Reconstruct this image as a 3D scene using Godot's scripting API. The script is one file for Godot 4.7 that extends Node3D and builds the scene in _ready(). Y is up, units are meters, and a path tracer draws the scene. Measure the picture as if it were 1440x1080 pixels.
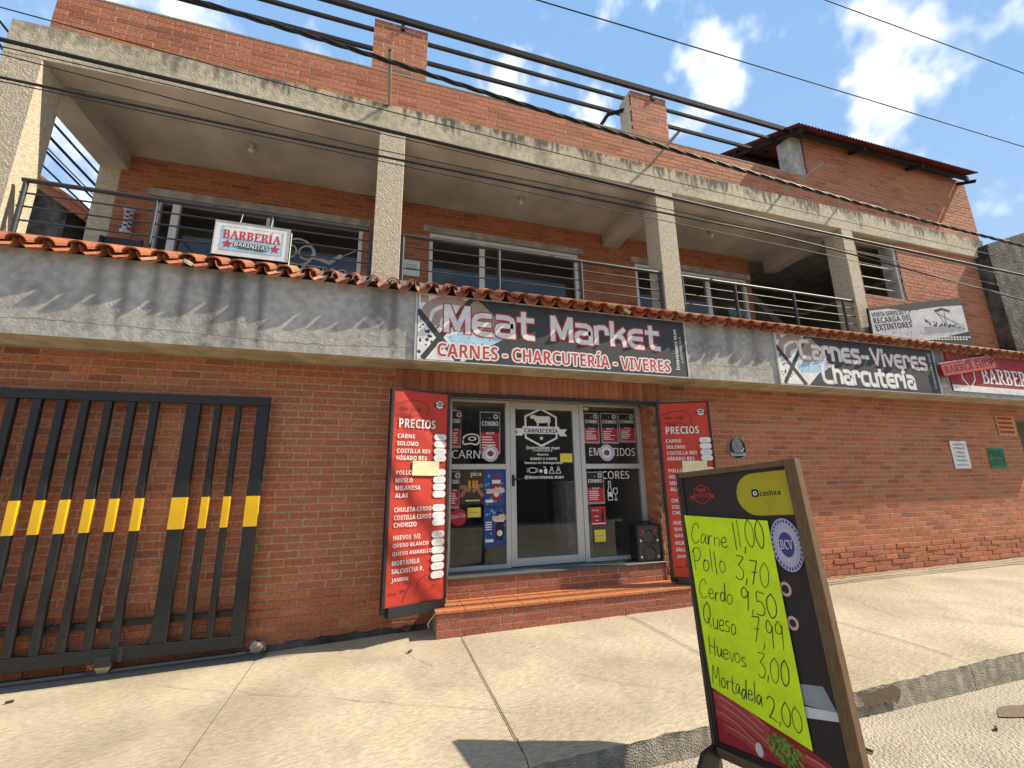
extends Node3D
# A two-storey brick building on a sloping street. x runs along the facade, y is up, z comes out towards the street; the ground floor wall stands at z = 0.

var rng := RandomNumberGenerator.new()
var M := {}
var taken := {}
var cam_at := Vector3(0, 1.64, 5)
var fonts := {}
var brick_meshes := []
const PITCH := 0.268
const COURSE := 0.0745


class MB:
	var st := SurfaceTool.new()
	var col := Color.WHITE
	var xf := Transform3D.IDENTITY

	func _init() -> void:
		st.begin(Mesh.PRIMITIVE_TRIANGLES)

	func v(p: Vector3, n: Vector3, uv := Vector2.ZERO) -> void:
		st.set_color(col)
		st.set_normal((xf.basis * n).normalized())
		st.set_uv(uv)
		st.add_vertex(xf * p)

	# corners run counter-clockwise seen from outside
	func quad(a: Vector3, b: Vector3, c: Vector3, d: Vector3, u := Rect2(0, 0, 1, 1)) -> void:
		var n := (b - a).cross(c - a).normalized()
		var ua := Vector2(u.position.x, u.end.y)
		var ub := u.end
		var uc := Vector2(u.end.x, u.position.y)
		var ud := u.position
		v(a, n, ua); v(c, n, uc); v(b, n, ub)
		v(a, n, ua); v(d, n, ud); v(c, n, uc)

	func tri(a: Vector3, b: Vector3, c: Vector3) -> void:
		var n := (b - a).cross(c - a).normalized()
		v(a, n); v(c, n); v(b, n)

	func box(lo: Vector3, hi: Vector3, back := true) -> void:
		var p := [Vector3(lo.x, lo.y, hi.z), Vector3(hi.x, lo.y, hi.z), Vector3(hi.x, hi.y, hi.z), Vector3(lo.x, hi.y, hi.z), Vector3(lo.x, lo.y, lo.z), Vector3(hi.x, lo.y, lo.z), Vector3(hi.x, hi.y, lo.z), Vector3(lo.x, hi.y, lo.z)]
		quad(p[0], p[1], p[2], p[3])
		quad(p[1], p[5], p[6], p[2])
		quad(p[4], p[0], p[3], p[7])
		quad(p[3], p[2], p[6], p[7])
		quad(p[4], p[5], p[1], p[0])
		if back:
			quad(p[5], p[4], p[7], p[6])

	# a box with its front edges chamfered
	func cbox(lo: Vector3, hi: Vector3, c := 0.004) -> void:
		var zc := hi.z - c
		var f := [Vector3(lo.x + c, lo.y + c, hi.z), Vector3(hi.x - c, lo.y + c, hi.z), Vector3(hi.x - c, hi.y - c, hi.z), Vector3(lo.x + c, hi.y - c, hi.z)]
		var m := [Vector3(lo.x, lo.y, zc), Vector3(hi.x, lo.y, zc), Vector3(hi.x, hi.y, zc), Vector3(lo.x, hi.y, zc)]
		var b := [Vector3(lo.x, lo.y, lo.z), Vector3(hi.x, lo.y, lo.z), Vector3(hi.x, hi.y, lo.z), Vector3(lo.x, hi.y, lo.z)]
		quad(f[0], f[1], f[2], f[3])
		for i in 4:
			var j := (i + 1) % 4
			quad(m[i], m[j], f[j], f[i])
			quad(b[i], b[j], m[j], m[i])
		quad(b[1], b[0], b[3], b[2])

	func bar(p: Vector3, q: Vector3, w: float, h: float, up := Vector3.UP) -> void:
		var d := (q - p).normalized()
		if absf(d.dot(up)) > 0.99:
			up = Vector3.BACK
		var s := d.cross(up).normalized()
		var t := s.cross(d).normalized()
		var keep := xf
		xf = xf * Transform3D(Basis(s, t, -d), (p + q) / 2)
		var l := p.distance_to(q) / 2
		box(Vector3(-w / 2, -h / 2, -l), Vector3(w / 2, h / 2, l))
		xf = keep

	func tube(pts: Array, r: float, sides := 8, caps := true, r2 := -1.0) -> void:
		if r2 < 0:
			r2 = r
		var rings := []
		var up := Vector3.UP
		for i in pts.size():
			var d: Vector3 = (pts[mini(i + 1, pts.size() - 1)] - pts[maxi(i - 1, 0)]).normalized()
			if absf(d.dot(up)) > 0.98:
				up = Vector3.BACK if absf(d.z) < 0.9 else Vector3.RIGHT
			var s := d.cross(up).normalized()
			var t := s.cross(d).normalized()
			up = t
			var rr := lerpf(r, r2, float(i) / maxf(1, pts.size() - 1))
			var ring := []
			for k in sides:
				var a := TAU * k / sides
				var o := s * cos(a) + t * sin(a)
				ring.append([pts[i] + o * rr, o])
			rings.append(ring)
		for i in rings.size() - 1:
			for k in sides:
				var a = rings[i][k]; var b = rings[i][(k + 1) % sides]; var c = rings[i + 1][(k + 1) % sides]; var d = rings[i + 1][k]
				v(a[0], a[1]); v(b[0], b[1]); v(c[0], c[1])
				v(a[0], a[1]); v(c[0], c[1]); v(d[0], d[1])
		if caps:
			for e in [0, rings.size() - 1]:
				var n: Vector3 = (pts[0] - pts[1]).normalized() if e == 0 else (pts[-1] - pts[-2]).normalized()
				for k in range(1, sides - 1):
					v(rings[e][0][0], n); v(rings[e][k][0], n); v(rings[e][k + 1][0], n)

	# profile: [radius, height] pairs turned about the y axis at o
	func lathe(profile: Array, o: Vector3, sides := 20) -> void:
		for i in profile.size() - 1:
			var p: Array = profile[i]; var q: Array = profile[i + 1]
			var n2 := Vector2(q[1] - p[1], p[0] - q[0]).normalized()
			for k in sides:
				var a := TAU * k / sides; var b := TAU * (k + 1) / sides
				var da := Vector3(cos(a), 0, sin(a)); var db := Vector3(cos(b), 0, sin(b))
				var na := da * n2.x + Vector3.UP * n2.y; var nb := db * n2.x + Vector3.UP * n2.y
				var p0: Vector3 = o + da * p[0] + Vector3.UP * p[1]; var p1: Vector3 = o + db * p[0] + Vector3.UP * p[1]
				var q0: Vector3 = o + da * q[0] + Vector3.UP * q[1]; var q1: Vector3 = o + db * q[0] + Vector3.UP * q[1]
				v(p0, na); v(p1, nb); v(q1, nb)
				v(p0, na); v(q1, nb); v(q0, na)

	# a flat outline in the xy plane, front face at z = hi, with sides down to lo
	func poly(pts: PackedVector2Array, lo: float, hi: float) -> void:
		var ids := Geometry2D.triangulate_polygon(pts)
		for i in range(0, ids.size(), 3):
			var a := pts[ids[i]]; var b := pts[ids[i + 1]]; var c := pts[ids[i + 2]]
			if (b - a).cross(c - a) < 0:
				var t := b; b = c; c = t
			tri(Vector3(a.x, a.y, hi), Vector3(b.x, b.y, hi), Vector3(c.x, c.y, hi))
		if hi - lo > 0.0011:
			var cw := Geometry2D.is_polygon_clockwise(pts)
			for i in pts.size():
				var a := pts[i]; var b := pts[(i + 1) % pts.size()]
				if cw:
					var t := a; a = b; b = t
				quad(Vector3(a.x, a.y, lo), Vector3(b.x, b.y, lo), Vector3(b.x, b.y, hi), Vector3(a.x, a.y, hi))

	func disc(c: Vector2, r: float, z: float, n := 24, ry := -1.0) -> void:
		var pts := PackedVector2Array()
		for k in n:
			pts.append(c + Vector2(cos(TAU * k / n) * r, sin(TAU * k / n) * (r if ry < 0 else ry)))
		poly(pts, z, z)

	func ring(c: Vector2, r0: float, r1: float, z: float, n := 28, squash := 1.0) -> void:
		for k in n:
			var a := Vector2(cos(TAU * k / n), sin(TAU * k / n) * squash); var b := Vector2(cos(TAU * (k + 1) / n), sin(TAU * (k + 1) / n) * squash)
			quad(v3(c + a * r0, z), v3(c + a * r1, z), v3(c + b * r1, z), v3(c + b * r0, z))

	func v3(p: Vector2, z: float) -> Vector3:
		return Vector3(p.x, p.y, z)

	func rect(x0: float, y0: float, x1: float, y1: float, z: float) -> void:
		quad(Vector3(x0, y0, z), Vector3(x1, y0, z), Vector3(x1, y1, z), Vector3(x0, y1, z))

	# a flat pen stroke
	func ribbon(p: Array, w: float, z: float, closed := false) -> void:
		var n := p.size()
		var l := []
		var r := []
		for i in n:
			var a: Vector2 = p[(i - 1 + n) % n] if closed or i > 0 else p[i]
			var b: Vector2 = p[(i + 1) % n] if closed or i < n - 1 else p[i]
			var c: Vector2 = p[i]
			var d0 := (c - a).normalized() if a != c else (b - c).normalized()
			var d1 := (b - c).normalized() if b != c else d0
			var m := (d0 + d1)
			m = m.normalized() if m.length() > 0.05 else d0
			var side := Vector2(-m.y, m.x)
			var k := 1.0 / maxf(0.62, absf(side.dot(Vector2(-d0.y, d0.x))))
			var ext := Vector2.ZERO
			if not closed and i == 0: ext = -d1 * w * 0.3
			if not closed and i == n - 1: ext = d0 * w * 0.3
			l.append(c + side * w / 2 * k + ext)
			r.append(c - side * w / 2 * k + ext)
		for i in (n if closed else n - 1):
			var j := (i + 1) % n
			quad(v3(r[i], z), v3(r[j], z), v3(l[j], z), v3(l[i], z))


func mat(called: String, c: Color, rough := 0.8, metal := 0.0) -> StandardMaterial3D:
	var m := StandardMaterial3D.new()
	m.resource_name = called
	m.albedo_color = c.linear_to_srgb()
	m.roughness = rough
	m.metallic = metal
	m.cull_mode = BaseMaterial3D.CULL_DISABLED
	M[called] = m
	return m


func noise_tex(s: int, freq: float, lo: Color, hi: Color, size := 512, octaves := 5, mid := 0.5, gain := 0.55) -> NoiseTexture2D:
	var n := FastNoiseLite.new()
	n.seed = s
	n.noise_type = FastNoiseLite.TYPE_SIMPLEX_SMOOTH
	n.frequency = freq
	n.fractal_octaves = octaves
	n.fractal_gain = gain
	var t := NoiseTexture2D.new()
	t.width = size
	t.height = size
	t.seamless = true
	t.noise = n
	var g := Gradient.new()
	g.offsets = PackedFloat32Array([clampf(mid - 0.35, 0, 1), clampf(mid + 0.35, 0, 1)])
	g.colors = PackedColorArray([lo.linear_to_srgb(), hi.linear_to_srgb()])
	t.color_ramp = g
	return t


func grey(v: float) -> Color:
	return Color(v, v, v)


# grain laid over a material in world space; scale is repeats per metre
func grain(m: StandardMaterial3D, t: Texture2D, scale: Vector3, bump: Texture2D = null, depth := 0.0) -> StandardMaterial3D:
	m.albedo_texture = t
	m.uv1_triplanar = true
	m.uv1_world_triplanar = true
	m.uv1_scale = scale
	if bump:
		m.heightmap_enabled = true
		m.heightmap_texture = bump
		m.heightmap_scale = depth
	return m


func numbered(called: String) -> String:
	var n: int = taken.get(called, 0)
	taken[called] = n + 1
	return called if n == 0 else "%s_%03d" % [called, n]


func put(mb: MB, called: String, m: Material, parent: Node = null) -> MeshInstance3D:
	var o := MeshInstance3D.new()
	o.mesh = mb.st.commit()
	o.material_override = m
	o.name = called if parent else numbered(called)
	(parent if parent else self).add_child(o, true)
	return o


func thing(called: String, label: String, category: String, at := Vector3.ZERO, group := "") -> Node3D:
	var o := Node3D.new()
	o.name = numbered(called)
	add_child(o)
	o.position = at
	tag(o, label, category, group)
	return o


func tag(o: Node, label: String, category: String, group := "") -> Node:
	o.set_meta("label", label)
	o.set_meta("category", category)
	if group:
		o.set_meta("group", group)
	return o


func struct(o: Node) -> Node:
	o.set_meta("kind", "structure")
	return o


func stuff(o: Node) -> Node:
	o.set_meta("kind", "stuff")
	return o


func font(face := "Droid Sans", weight := 700) -> SystemFont:
	var key := face + str(weight)
	if not fonts.has(key):
		var f := SystemFont.new()
		f.font_names = PackedStringArray([face])
		f.font_weight = weight
		fonts[key] = f
	return fonts[key]


# lettering that fills a given width and height; at = lower left corner, in the parent's xy plane. halo > 0 draws the letters' outline underneath in another material
func words(text: String, at: Vector3, size: Vector2, m: Material, parent: Node, face := "Droid Sans", weight := 700, turn := 0.0, halo := 0.0, halo_m: Material = null) -> MeshInstance3D:
	var t := TextMesh.new()
	t.text = text
	t.font = font(face, weight)
	t.font_size = 48
	t.pixel_size = 0.01
	t.depth = 0.0
	t.horizontal_alignment = HORIZONTAL_ALIGNMENT_LEFT
	var arrays := t.surface_get_arrays(0)
	var src: PackedVector3Array = arrays[Mesh.ARRAY_VERTEX]
	var ids: PackedInt32Array = arrays[Mesh.ARRAY_INDEX] if arrays[Mesh.ARRAY_INDEX] != null else PackedInt32Array(range(src.size()))
	var lo := Vector2(1e9, 1e9)
	var hi := Vector2(-1e9, -1e9)
	for p in src:
		lo = lo.min(Vector2(p.x, p.y))
		hi = hi.max(Vector2(p.x, p.y))
	var k := Vector2(size.x / maxf(hi.x - lo.x, 0.001), size.y / maxf(hi.y - lo.y, 0.001))
	if size.x <= 0: k.x = k.y
	if size.y <= 0: k.y = k.x
	var o: MeshInstance3D
	for layer in ([0, 1] if halo > 0 else [1]):
		var mb := MB.new()
		mb.xf = Transform3D(Basis(Vector3.BACK, turn), at)
		var shifts := [Vector3(0, 0, 0.0007 if halo > 0 else 0.0)]
		if layer == 0:
			shifts = []
			for q in 8:
				shifts.append(Vector3(cos(TAU * q / 8) * halo, sin(TAU * q / 8) * halo, q * 0.00005))
		for s in shifts:
			for i in range(0, ids.size(), 3):
				var pts := []
				for j in 3:
					var p := src[ids[i + j]]
					pts.append(Vector3((p.x - lo.x) * k.x, (p.y - lo.y) * k.y, 0) + s)
				if (pts[1] - pts[0]).cross(pts[2] - pts[0]).z < 0:
					mb.tri(pts[0], pts[2], pts[1])
				else:
					mb.tri(pts[0], pts[1], pts[2])
		o = put(mb, "lettering" if layer == 1 else "letter_outline", m if layer == 1 else halo_m, parent)
	return o


func curve(pts: Array, steps := 5) -> Array:
	if pts.size() < 3:
		return pts
	var out := []
	for i in pts.size() - 1:
		var p0: Vector2 = pts[maxi(i - 1, 0)]; var p1: Vector2 = pts[i]; var p2: Vector2 = pts[i + 1]; var p3: Vector2 = pts[mini(i + 2, pts.size() - 1)]
		for k in steps:
			out.append(p1.cubic_interpolate(p2, p0, p3, float(k) / steps))
	out.append(pts[-1])
	return out


func pairs(a: Array) -> Array:
	var out := []
	for i in range(0, a.size(), 2):
		out.append(Vector2(a[i], a[i + 1]))
	return out


# strokes of a sign-writer's square letters: width, then polylines; capitals 1 high
const SQUARE := {
	"M": [0.84, [0.05, 0, 0.05, 0.97], [0.09, 0.95, 0.41, 0.12], [0.41, 0.12, 0.73, 0.95], [0.77, 0.97, 0.77, 0]],
	"e": [0.7, [0.62, 0.72, 0.3, 0.72, 0.13, 0.64, 0.06, 0.5, 0.06, 0.22, 0.13, 0.08, 0.3, 0, 0.64, 0], [0.1, 0.37, 0.6, 0.37]],
	"a": [0.72, [0.08, 0.72, 0.46, 0.72, 0.6, 0.64, 0.64, 0.52, 0.64, 0, 0.22, 0, 0.1, 0.06, 0.06, 0.2, 0.1, 0.34, 0.22, 0.4, 0.6, 0.4]],
	"t": [0.62, [0.22, 0.98, 0.22, 0.16, 0.28, 0.04, 0.38, 0, 0.58, 0], [0.02, 0.7, 0.56, 0.7]],
	"r": [0.58, [0.06, 0, 0.06, 0.72], [0.1, 0.66, 0.22, 0.72, 0.42, 0.72, 0.5, 0.64, 0.52, 0.46]],
	"k": [0.66, [0.06, 0, 0.06, 1.0], [0.1, 0.34, 0.24, 0.4, 0.58, 0.72], [0.26, 0.42, 0.48, 0.36, 0.56, 0.22, 0.6, 0]],
	"C": [0.8, [0.72, 1.0, 0.28, 1.0, 0.12, 0.92, 0.05, 0.76, 0.05, 0.24, 0.12, 0.08, 0.28, 0, 0.72, 0]],
	"n": [0.7, [0.06, 0, 0.06, 0.72, 0.42, 0.72, 0.58, 0.64, 0.62, 0.5, 0.62, 0]],
	"s": [0.68, [0.62, 0.72, 0.18, 0.72, 0.07, 0.64, 0.07, 0.48, 0.18, 0.39, 0.48, 0.36, 0.61, 0.28, 0.61, 0.1, 0.5, 0, 0.05, 0]],
	"V": [0.78, [0.02, 1.0, 0.38, 0.04], [0.38, 0.04, 0.74, 1.0]],
	"i": [0.24, [0.1, 0, 0.1, 0.7], [0.1, 0.88, 0.1, 1.0]],
	"í": [0.3, [0.1, 0, 0.1, 0.7], [0.1, 0.86, 0.26, 1.04]],
	"v": [0.66, [0.02, 0.72, 0.32, 0.04], [0.32, 0.04, 0.62, 0.72]],
	"h": [0.7, [0.06, 0, 0.06, 1.0], [0.1, 0.68, 0.22, 0.72, 0.44, 0.72, 0.58, 0.64, 0.62, 0.5, 0.62, 0]],
	"c": [0.64, [0.6, 0.72, 0.28, 0.72, 0.12, 0.64, 0.06, 0.5, 0.06, 0.22, 0.12, 0.08, 0.28, 0, 0.6, 0]],
	"u": [0.7, [0.06, 0.72, 0.06, 0.2, 0.12, 0.06, 0.24, 0, 0.62, 0, 0.62, 0.72]],
	"-": [0.5, [0.06, 0.38, 0.42, 0.38]],
	" ": [0.42],
}

# strokes of marker-pen handwriting
const HAND := {
	"C": [0.75, [0.62, 0.78, 0.5, 0.98, 0.3, 0.92, 0.12, 0.6, 0.08, 0.25, 0.25, 0.0, 0.5, 0.02, 0.68, 0.16]],
	"a": [0.52, [0.4, 0.42, 0.22, 0.46, 0.06, 0.25, 0.1, 0.04, 0.25, 0.02, 0.4, 0.4, 0.4, 0.1, 0.5, 0.0]],
	"r": [0.42, [0.08, 0.45, 0.1, 0.0, 0.12, 0.28, 0.2, 0.42, 0.34, 0.44]],
	"n": [0.56, [0.1, 0.45, 0.12, 0.0, 0.16, 0.3, 0.32, 0.46, 0.44, 0.36, 0.46, 0.0]],
	"e": [0.5, [0.06, 0.22, 0.4, 0.28, 0.36, 0.46, 0.18, 0.46, 0.06, 0.25, 0.14, 0.02, 0.32, 0.0, 0.46, 0.1]],
	"P": [0.6, [0.1, 0.95, 0.14, 0.0], [0.0, 0.8, 0.2, 1.0, 0.5, 0.92, 0.5, 0.62, 0.3, 0.46, 0.12, 0.46]],
	"o": [0.5, [0.24, 0.48, 0.08, 0.34, 0.1, 0.06, 0.26, 0.0, 0.42, 0.18, 0.38, 0.42, 0.24, 0.48, 0.16, 0.44]],
	"l": [0.26, [0.1, 0.98, 0.14, 0.0]],
	"d": [0.54, [0.38, 0.4, 0.2, 0.45, 0.06, 0.22, 0.14, 0.0, 0.32, 0.08, 0.42, 0.5, 0.42, 0.95, 0.44, 0.0]],
	"Q": [0.85, [0.38, 0.98, 0.1, 0.7, 0.1, 0.25, 0.36, 0.02, 0.62, 0.3, 0.6, 0.75, 0.38, 0.98], [0.4, 0.3, 0.58, 0.04, 0.78, -0.06]],
	"u": [0.52, [0.06, 0.46, 0.08, 0.1, 0.22, 0.0, 0.38, 0.14, 0.42, 0.46, 0.42, 0.08, 0.5, 0.0]],
	"s": [0.44, [0.36, 0.46, 0.14, 0.44, 0.1, 0.3, 0.34, 0.18, 0.34, 0.04, 0.06, 0.0]],
	"H": [0.72, [0.08, 0.98, 0.12, 0.0], [0.56, 0.9, 0.56, 0.0], [0.1, 0.48, 0.56, 0.44]],
	"v": [0.44, [0.04, 0.46, 0.2, 0.0, 0.4, 0.48]],
	"M": [0.86, [0.06, 0.0, 0.1, 0.98, 0.38, 0.35, 0.66, 0.98, 0.76, 0.0]],
	"t": [0.42, [0.18, 0.8, 0.2, 0.08, 0.38, 0.0], [0.02, 0.52, 0.38, 0.54]],
	"1": [0.3, [0.12, 1.0, 0.08, 0.0]],
	"0": [0.62, [0.3, 1.0, 0.08, 0.7, 0.08, 0.25, 0.28, 0.0, 0.5, 0.25, 0.52, 0.72, 0.3, 1.0]],
	",": [0.22, [0.1, 0.1, 0.04, -0.14]],
	"2": [0.62, [0.08, 0.8, 0.22, 0.98, 0.48, 0.88, 0.44, 0.55, 0.1, 0.06], [0.1, 0.06, 0.3, 0.1, 0.56, 0.0]],
	"3": [0.62, [0.08, 0.98, 0.5, 0.96, 0.24, 0.6], [0.24, 0.6, 0.52, 0.4, 0.46, 0.08, 0.2, 0.0, 0.06, 0.1]],
	"5": [0.6, [0.52, 0.98, 0.14, 0.98, 0.12, 0.56], [0.12, 0.56, 0.36, 0.6, 0.54, 0.36, 0.42, 0.06, 0.08, 0.02]],
	"7": [0.6, [0.06, 0.96, 0.5, 0.96], [0.5, 0.96, 0.2, 0.0], [0.14, 0.5, 0.46, 0.52]],
	"9": [0.58, [0.46, 0.8, 0.26, 1.0, 0.08, 0.78, 0.16, 0.54, 0.4, 0.6, 0.46, 0.82], [0.46, 0.84, 0.42, 0.0]],
	" ": [0.4],
}


# writes text with one of the stroke alphabets; at = lower left, size = width and capital height
func strokes(mb: MB, alphabet: Dictionary, text: String, at: Vector3, size: Vector2, pen: float, turn := 0.0, smooth := false, jitter := 0.0, gap := 0.0) -> void:
	var total := 0.0
	for ch in text:
		total += alphabet[ch][0] + gap
	var k := size.x / total
	var x := 0.0
	var keep := mb.xf
	mb.xf = keep * Transform3D(Basis(Vector3.BACK, turn), at)
	var layer := 0
	for ch in text:
		var g: Array = alphabet[ch]
		var dy := rng.randf_range(-jitter, jitter) * size.y
		for i in range(1, g.size()):
			var pts := []
			for p in pairs(g[i]):
				pts.append(Vector2((x + p.x + rng.randf_range(-1, 1) * jitter * 0.5) * k, p.y * size.y + dy + rng.randf_range(-1, 1) * jitter * 0.35 * size.y))
			if smooth:
				pts = curve(pts)
			mb.ribbon(pts, pen * (rng.randf_range(0.8, 1.3) if jitter > 0 else 1.0), 0.0001 * (layer % 5))
			layer += 1
		x += g[0] + gap
	mb.xf = keep


func cow(flip := 1.0) -> PackedVector2Array:
	# a standing cow seen from the side, about 1 wide
	var a := [0.0, 0.5, 0.06, 0.56, 0.08, 0.66, 0.13, 0.6, 0.2, 0.62, 0.3, 0.56, 0.6, 0.55, 0.86, 0.57, 0.93, 0.5, 0.95, 0.2, 0.91, 0.2, 0.9, 0.38, 0.88, 0.0, 0.82, 0.0, 0.8, 0.22, 0.7, 0.18, 0.45, 0.16, 0.4, 0.2, 0.38, 0.0, 0.32, 0.0, 0.3, 0.22, 0.22, 0.3, 0.16, 0.42, 0.08, 0.4, 0.02, 0.42]
	var out := PackedVector2Array()
	for p in pairs(a):
		out.append(Vector2(p.x if flip > 0 else 1 - p.x, p.y))
	return out


func scaled(pts: PackedVector2Array, at: Vector2, k: Vector2) -> PackedVector2Array:
	var out := PackedVector2Array()
	for p in pts:
		out.append(at + p * k)
	return out


func star(c: Vector2, r: float) -> PackedVector2Array:
	var out := PackedVector2Array()
	for i in 10:
		var a := PI / 2 + TAU * i / 10
		out.append(c + Vector2(cos(a), sin(a)) * (r if i % 2 == 0 else r * 0.42))
	return out


func rounded(x0: float, y0: float, x1: float, y1: float, r: float, n := 5) -> PackedVector2Array:
	var out := PackedVector2Array()
	for c in [[x1 - r, y1 - r, 0], [x0 + r, y1 - r, 1], [x0 + r, y0 + r, 2], [x1 - r, y0 + r, 3]]:
		for i in n + 1:
			var a: float = PI / 2 * (c[2] + float(i) / n)
			out.append(Vector2(c[0] + cos(a) * r, c[1] + sin(a) * r))
	return out


# the butcher's badge: a hexagon with a cow, a ribbon and a star, in a parent's xy plane
func badge(parent: Node, c: Vector2, w: float, z: float, line: Material, ink: Material, text_m: Material, filled := false) -> void:
	var h := w * 0.95
	var hexa := []
	for q in [[0, 0.5], [0.42, 0.28], [0.42, -0.28], [0, -0.5], [-0.42, -0.28], [-0.42, 0.28]]:
		hexa.append(c + Vector2(q[0] * w, q[1] * h))
	var mb := MB.new()
	if filled:
		mb.poly(PackedVector2Array(hexa), z, z)
	else:
		mb.ribbon(hexa, w * 0.05, z, true)
	put(mb, "badge_outline", line, parent)
	mb = MB.new()
	mb.poly(scaled(cow(), c + Vector2(-0.3, 0.03) * w, Vector2(0.6, 0.46) * w), z + 0.001, z + 0.001)
	put(mb, "cow_emblem", ink, parent)
	mb = MB.new()
	var y0 := c.y - 0.17 * w
	var y1 := c.y + 0.02 * w
	mb.rect(c.x - 0.5 * w, y0, c.x + 0.5 * w, y1, z + 0.0015)
	mb.poly(PackedVector2Array([Vector2(c.x - 0.5 * w, y0 - 0.05 * w), Vector2(c.x - 0.5 * w, y1 - 0.06 * w), Vector2(c.x - 0.72 * w, y1 - 0.06 * w), Vector2(c.x - 0.64 * w, y0 + 0.03 * w), Vector2(c.x - 0.72 * w, y0 - 0.05 * w)]), z, z + 0.0005)
	mb.poly(PackedVector2Array([Vector2(c.x + 0.5 * w, y0 - 0.05 * w), Vector2(c.x + 0.72 * w, y0 - 0.05 * w), Vector2(c.x + 0.64 * w, y0 + 0.03 * w), Vector2(c.x + 0.72 * w, y1 - 0.06 * w), Vector2(c.x + 0.5 * w, y1 - 0.06 * w)]), z, z + 0.0005)
	put(mb, "badge_ribbon", ink if filled else line, parent)
	words("CARNICERÍA", Vector3(c.x - 0.46 * w, y0 + 0.03 * w, z + 0.0025), Vector2(0.92 * w, 0.13 * w), text_m, parent)
	mb = MB.new()
	mb.poly(star(c + Vector2(0, -0.28 * w), 0.065 * w), z + 0.001, z + 0.001)
	put(mb, "badge_star", ink if filled else line, parent)


# ---------------------------------------------------------------- masonry

func brick_colour() -> Color:
	var t := rng.randf()
	var c := Color(0.5, 0.152, 0.062).lerp(Color(0.56, 0.195, 0.094), rng.randf())
	if t < 0.1:
		c = Color(0.42, 0.13, 0.065)
	elif t < 0.2:
		c = Color(0.58, 0.19, 0.075)
	elif t < 0.23:
		c = Color(0.36, 0.12, 0.07)
	var k := rng.randf_range(0.9, 1.1)
	return Color(c.r * k, c.g * k, c.b * k)


# rectangles of a running bond between x0..x1 and y0..y1, kept clear of the holes (Rect2)
func bond(x0: float, x1: float, y0: float, y1: float, holes := [], joint := 0.012, shift := 0.0) -> Array:
	var out := []
	var rows := int(ceil((y1 - y0) / COURSE))
	for r in rows:
		var a := y0 + r * COURSE
		var b := minf(a + COURSE - joint, y1)
		if b - a < 0.02:
			continue
		var x := x0 + shift + (0.0 if r % 2 == 0 else -PITCH / 2) - PITCH + rng.randf_range(-0.012, 0.012)
		while x < x1:
			var segs := [[maxf(x, x0), minf(x + PITCH - joint, x1)]]
			for h in holes:
				if (a + b) / 2 > h.position.y and (a + b) / 2 < h.end.y:
					var next := []
					for s in segs:
						if s[1] <= h.position.x or s[0] >= h.end.x:
							next.append(s)
						else:
							if s[0] < h.position.x: next.append([s[0], h.position.x])
							if s[1] > h.end.x: next.append([h.end.x, s[1]])
					segs = next
			for s in segs:
				if s[1] - s[0] > 0.025:
					out.append([s[0], s[1], a, b])
			x += PITCH
	return out


# bricks as real blocks standing proud of the mortar; returns the joined ones
func lay(rects: Array, z: float, parent: Node, m: Material, singles := 0, worn := 0.0, frame := Transform3D.IDENTITY, called := "brick_courses") -> void:
	var list := rects
	if singles > 0:
		list = rects.duplicate()
		list.sort_custom(func(p, q): return Vector3((p[0] + p[1]) / 2, (p[2] + p[3]) / 2, z).distance_to(cam_at) < Vector3((q[0] + q[1]) / 2, (q[2] + q[3]) / 2, z).distance_to(cam_at))
	var mb := MB.new()
	mb.xf = frame
	var rest := 0
	for i in list.size():
		var b: Array = list[i]
		var out := rng.randf_range(0.0018, 0.0045) + (rng.randf_range(0.003, 0.014) if b[2] < worn else 0.0)
		if i < singles:
			var o := MeshInstance3D.new()
			o.mesh = brick_meshes[rng.randi() % brick_meshes.size()]
			o.material_override = m
			o.name = "brick"
			o.position = Vector3((b[0] + b[1]) / 2, (b[2] + b[3]) / 2, z + out)
			o.scale = Vector3((b[1] - b[0]) / 0.256, (b[3] - b[2]) / 0.0625, 1)
			o.rotation = Vector3(rng.randf_range(-0.012, 0.012), rng.randf_range(-0.006, 0.006), rng.randf_range(-0.006, 0.006))
			parent.add_child(o, true)
		else:
			mb.col = brick_colour()
			var j := rng.randf_range(-0.0015, 0.0015)
			mb.cbox(Vector3(b[0], b[2] + j, z - 0.03), Vector3(b[1], b[3] + j, z + out), 0.003)
			rest += 1
	if rest:
		stuff(put(mb, called, m, parent))


# a wall body with openings, made of blocks between the holes
func slab(mb: MB, x0: float, x1: float, y0: float, y1: float, z0: float, z1: float, holes := []) -> void:
	var xs := [x0, x1]
	for h in holes:
		xs.append(clampf(h.position.x, x0, x1))
		xs.append(clampf(h.end.x, x0, x1))
	xs.sort()
	for i in xs.size() - 1:
		if xs[i + 1] - xs[i] < 0.001:
			continue
		var mid: float = (xs[i] + xs[i + 1]) / 2
		var spans := [[y0, y1]]
		for h in holes:
			if mid > h.position.x and mid < h.end.x:
				var next := []
				for s in spans:
					if s[1] <= h.position.y or s[0] >= h.end.y:
						next.append(s)
					else:
						if s[0] < h.position.y: next.append([s[0], h.position.y])
						if s[1] > h.end.y: next.append([h.end.y, s[1]])
				spans = next
		for s in spans:
			mb.box(Vector3(xs[i], s[0], z0), Vector3(xs[i + 1], s[1], z1))


func ground_y(x: float) -> float:
	var k := [[-30.0, -0.2], [-4.0, 0.045], [-2.87, 0.068], [-1.14, 0.101], [0.13, 0.145], [3.5, 0.18], [6.5, 0.228], [30.0, 0.24]]
	for i in k.size() - 1:
		if x <= k[i + 1][0]:
			return lerpf(k[i][1], k[i + 1][1], clampf((x - k[i][0]) / (k[i + 1][0] - k[i][0]), 0, 1))
	return 0.24


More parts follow.
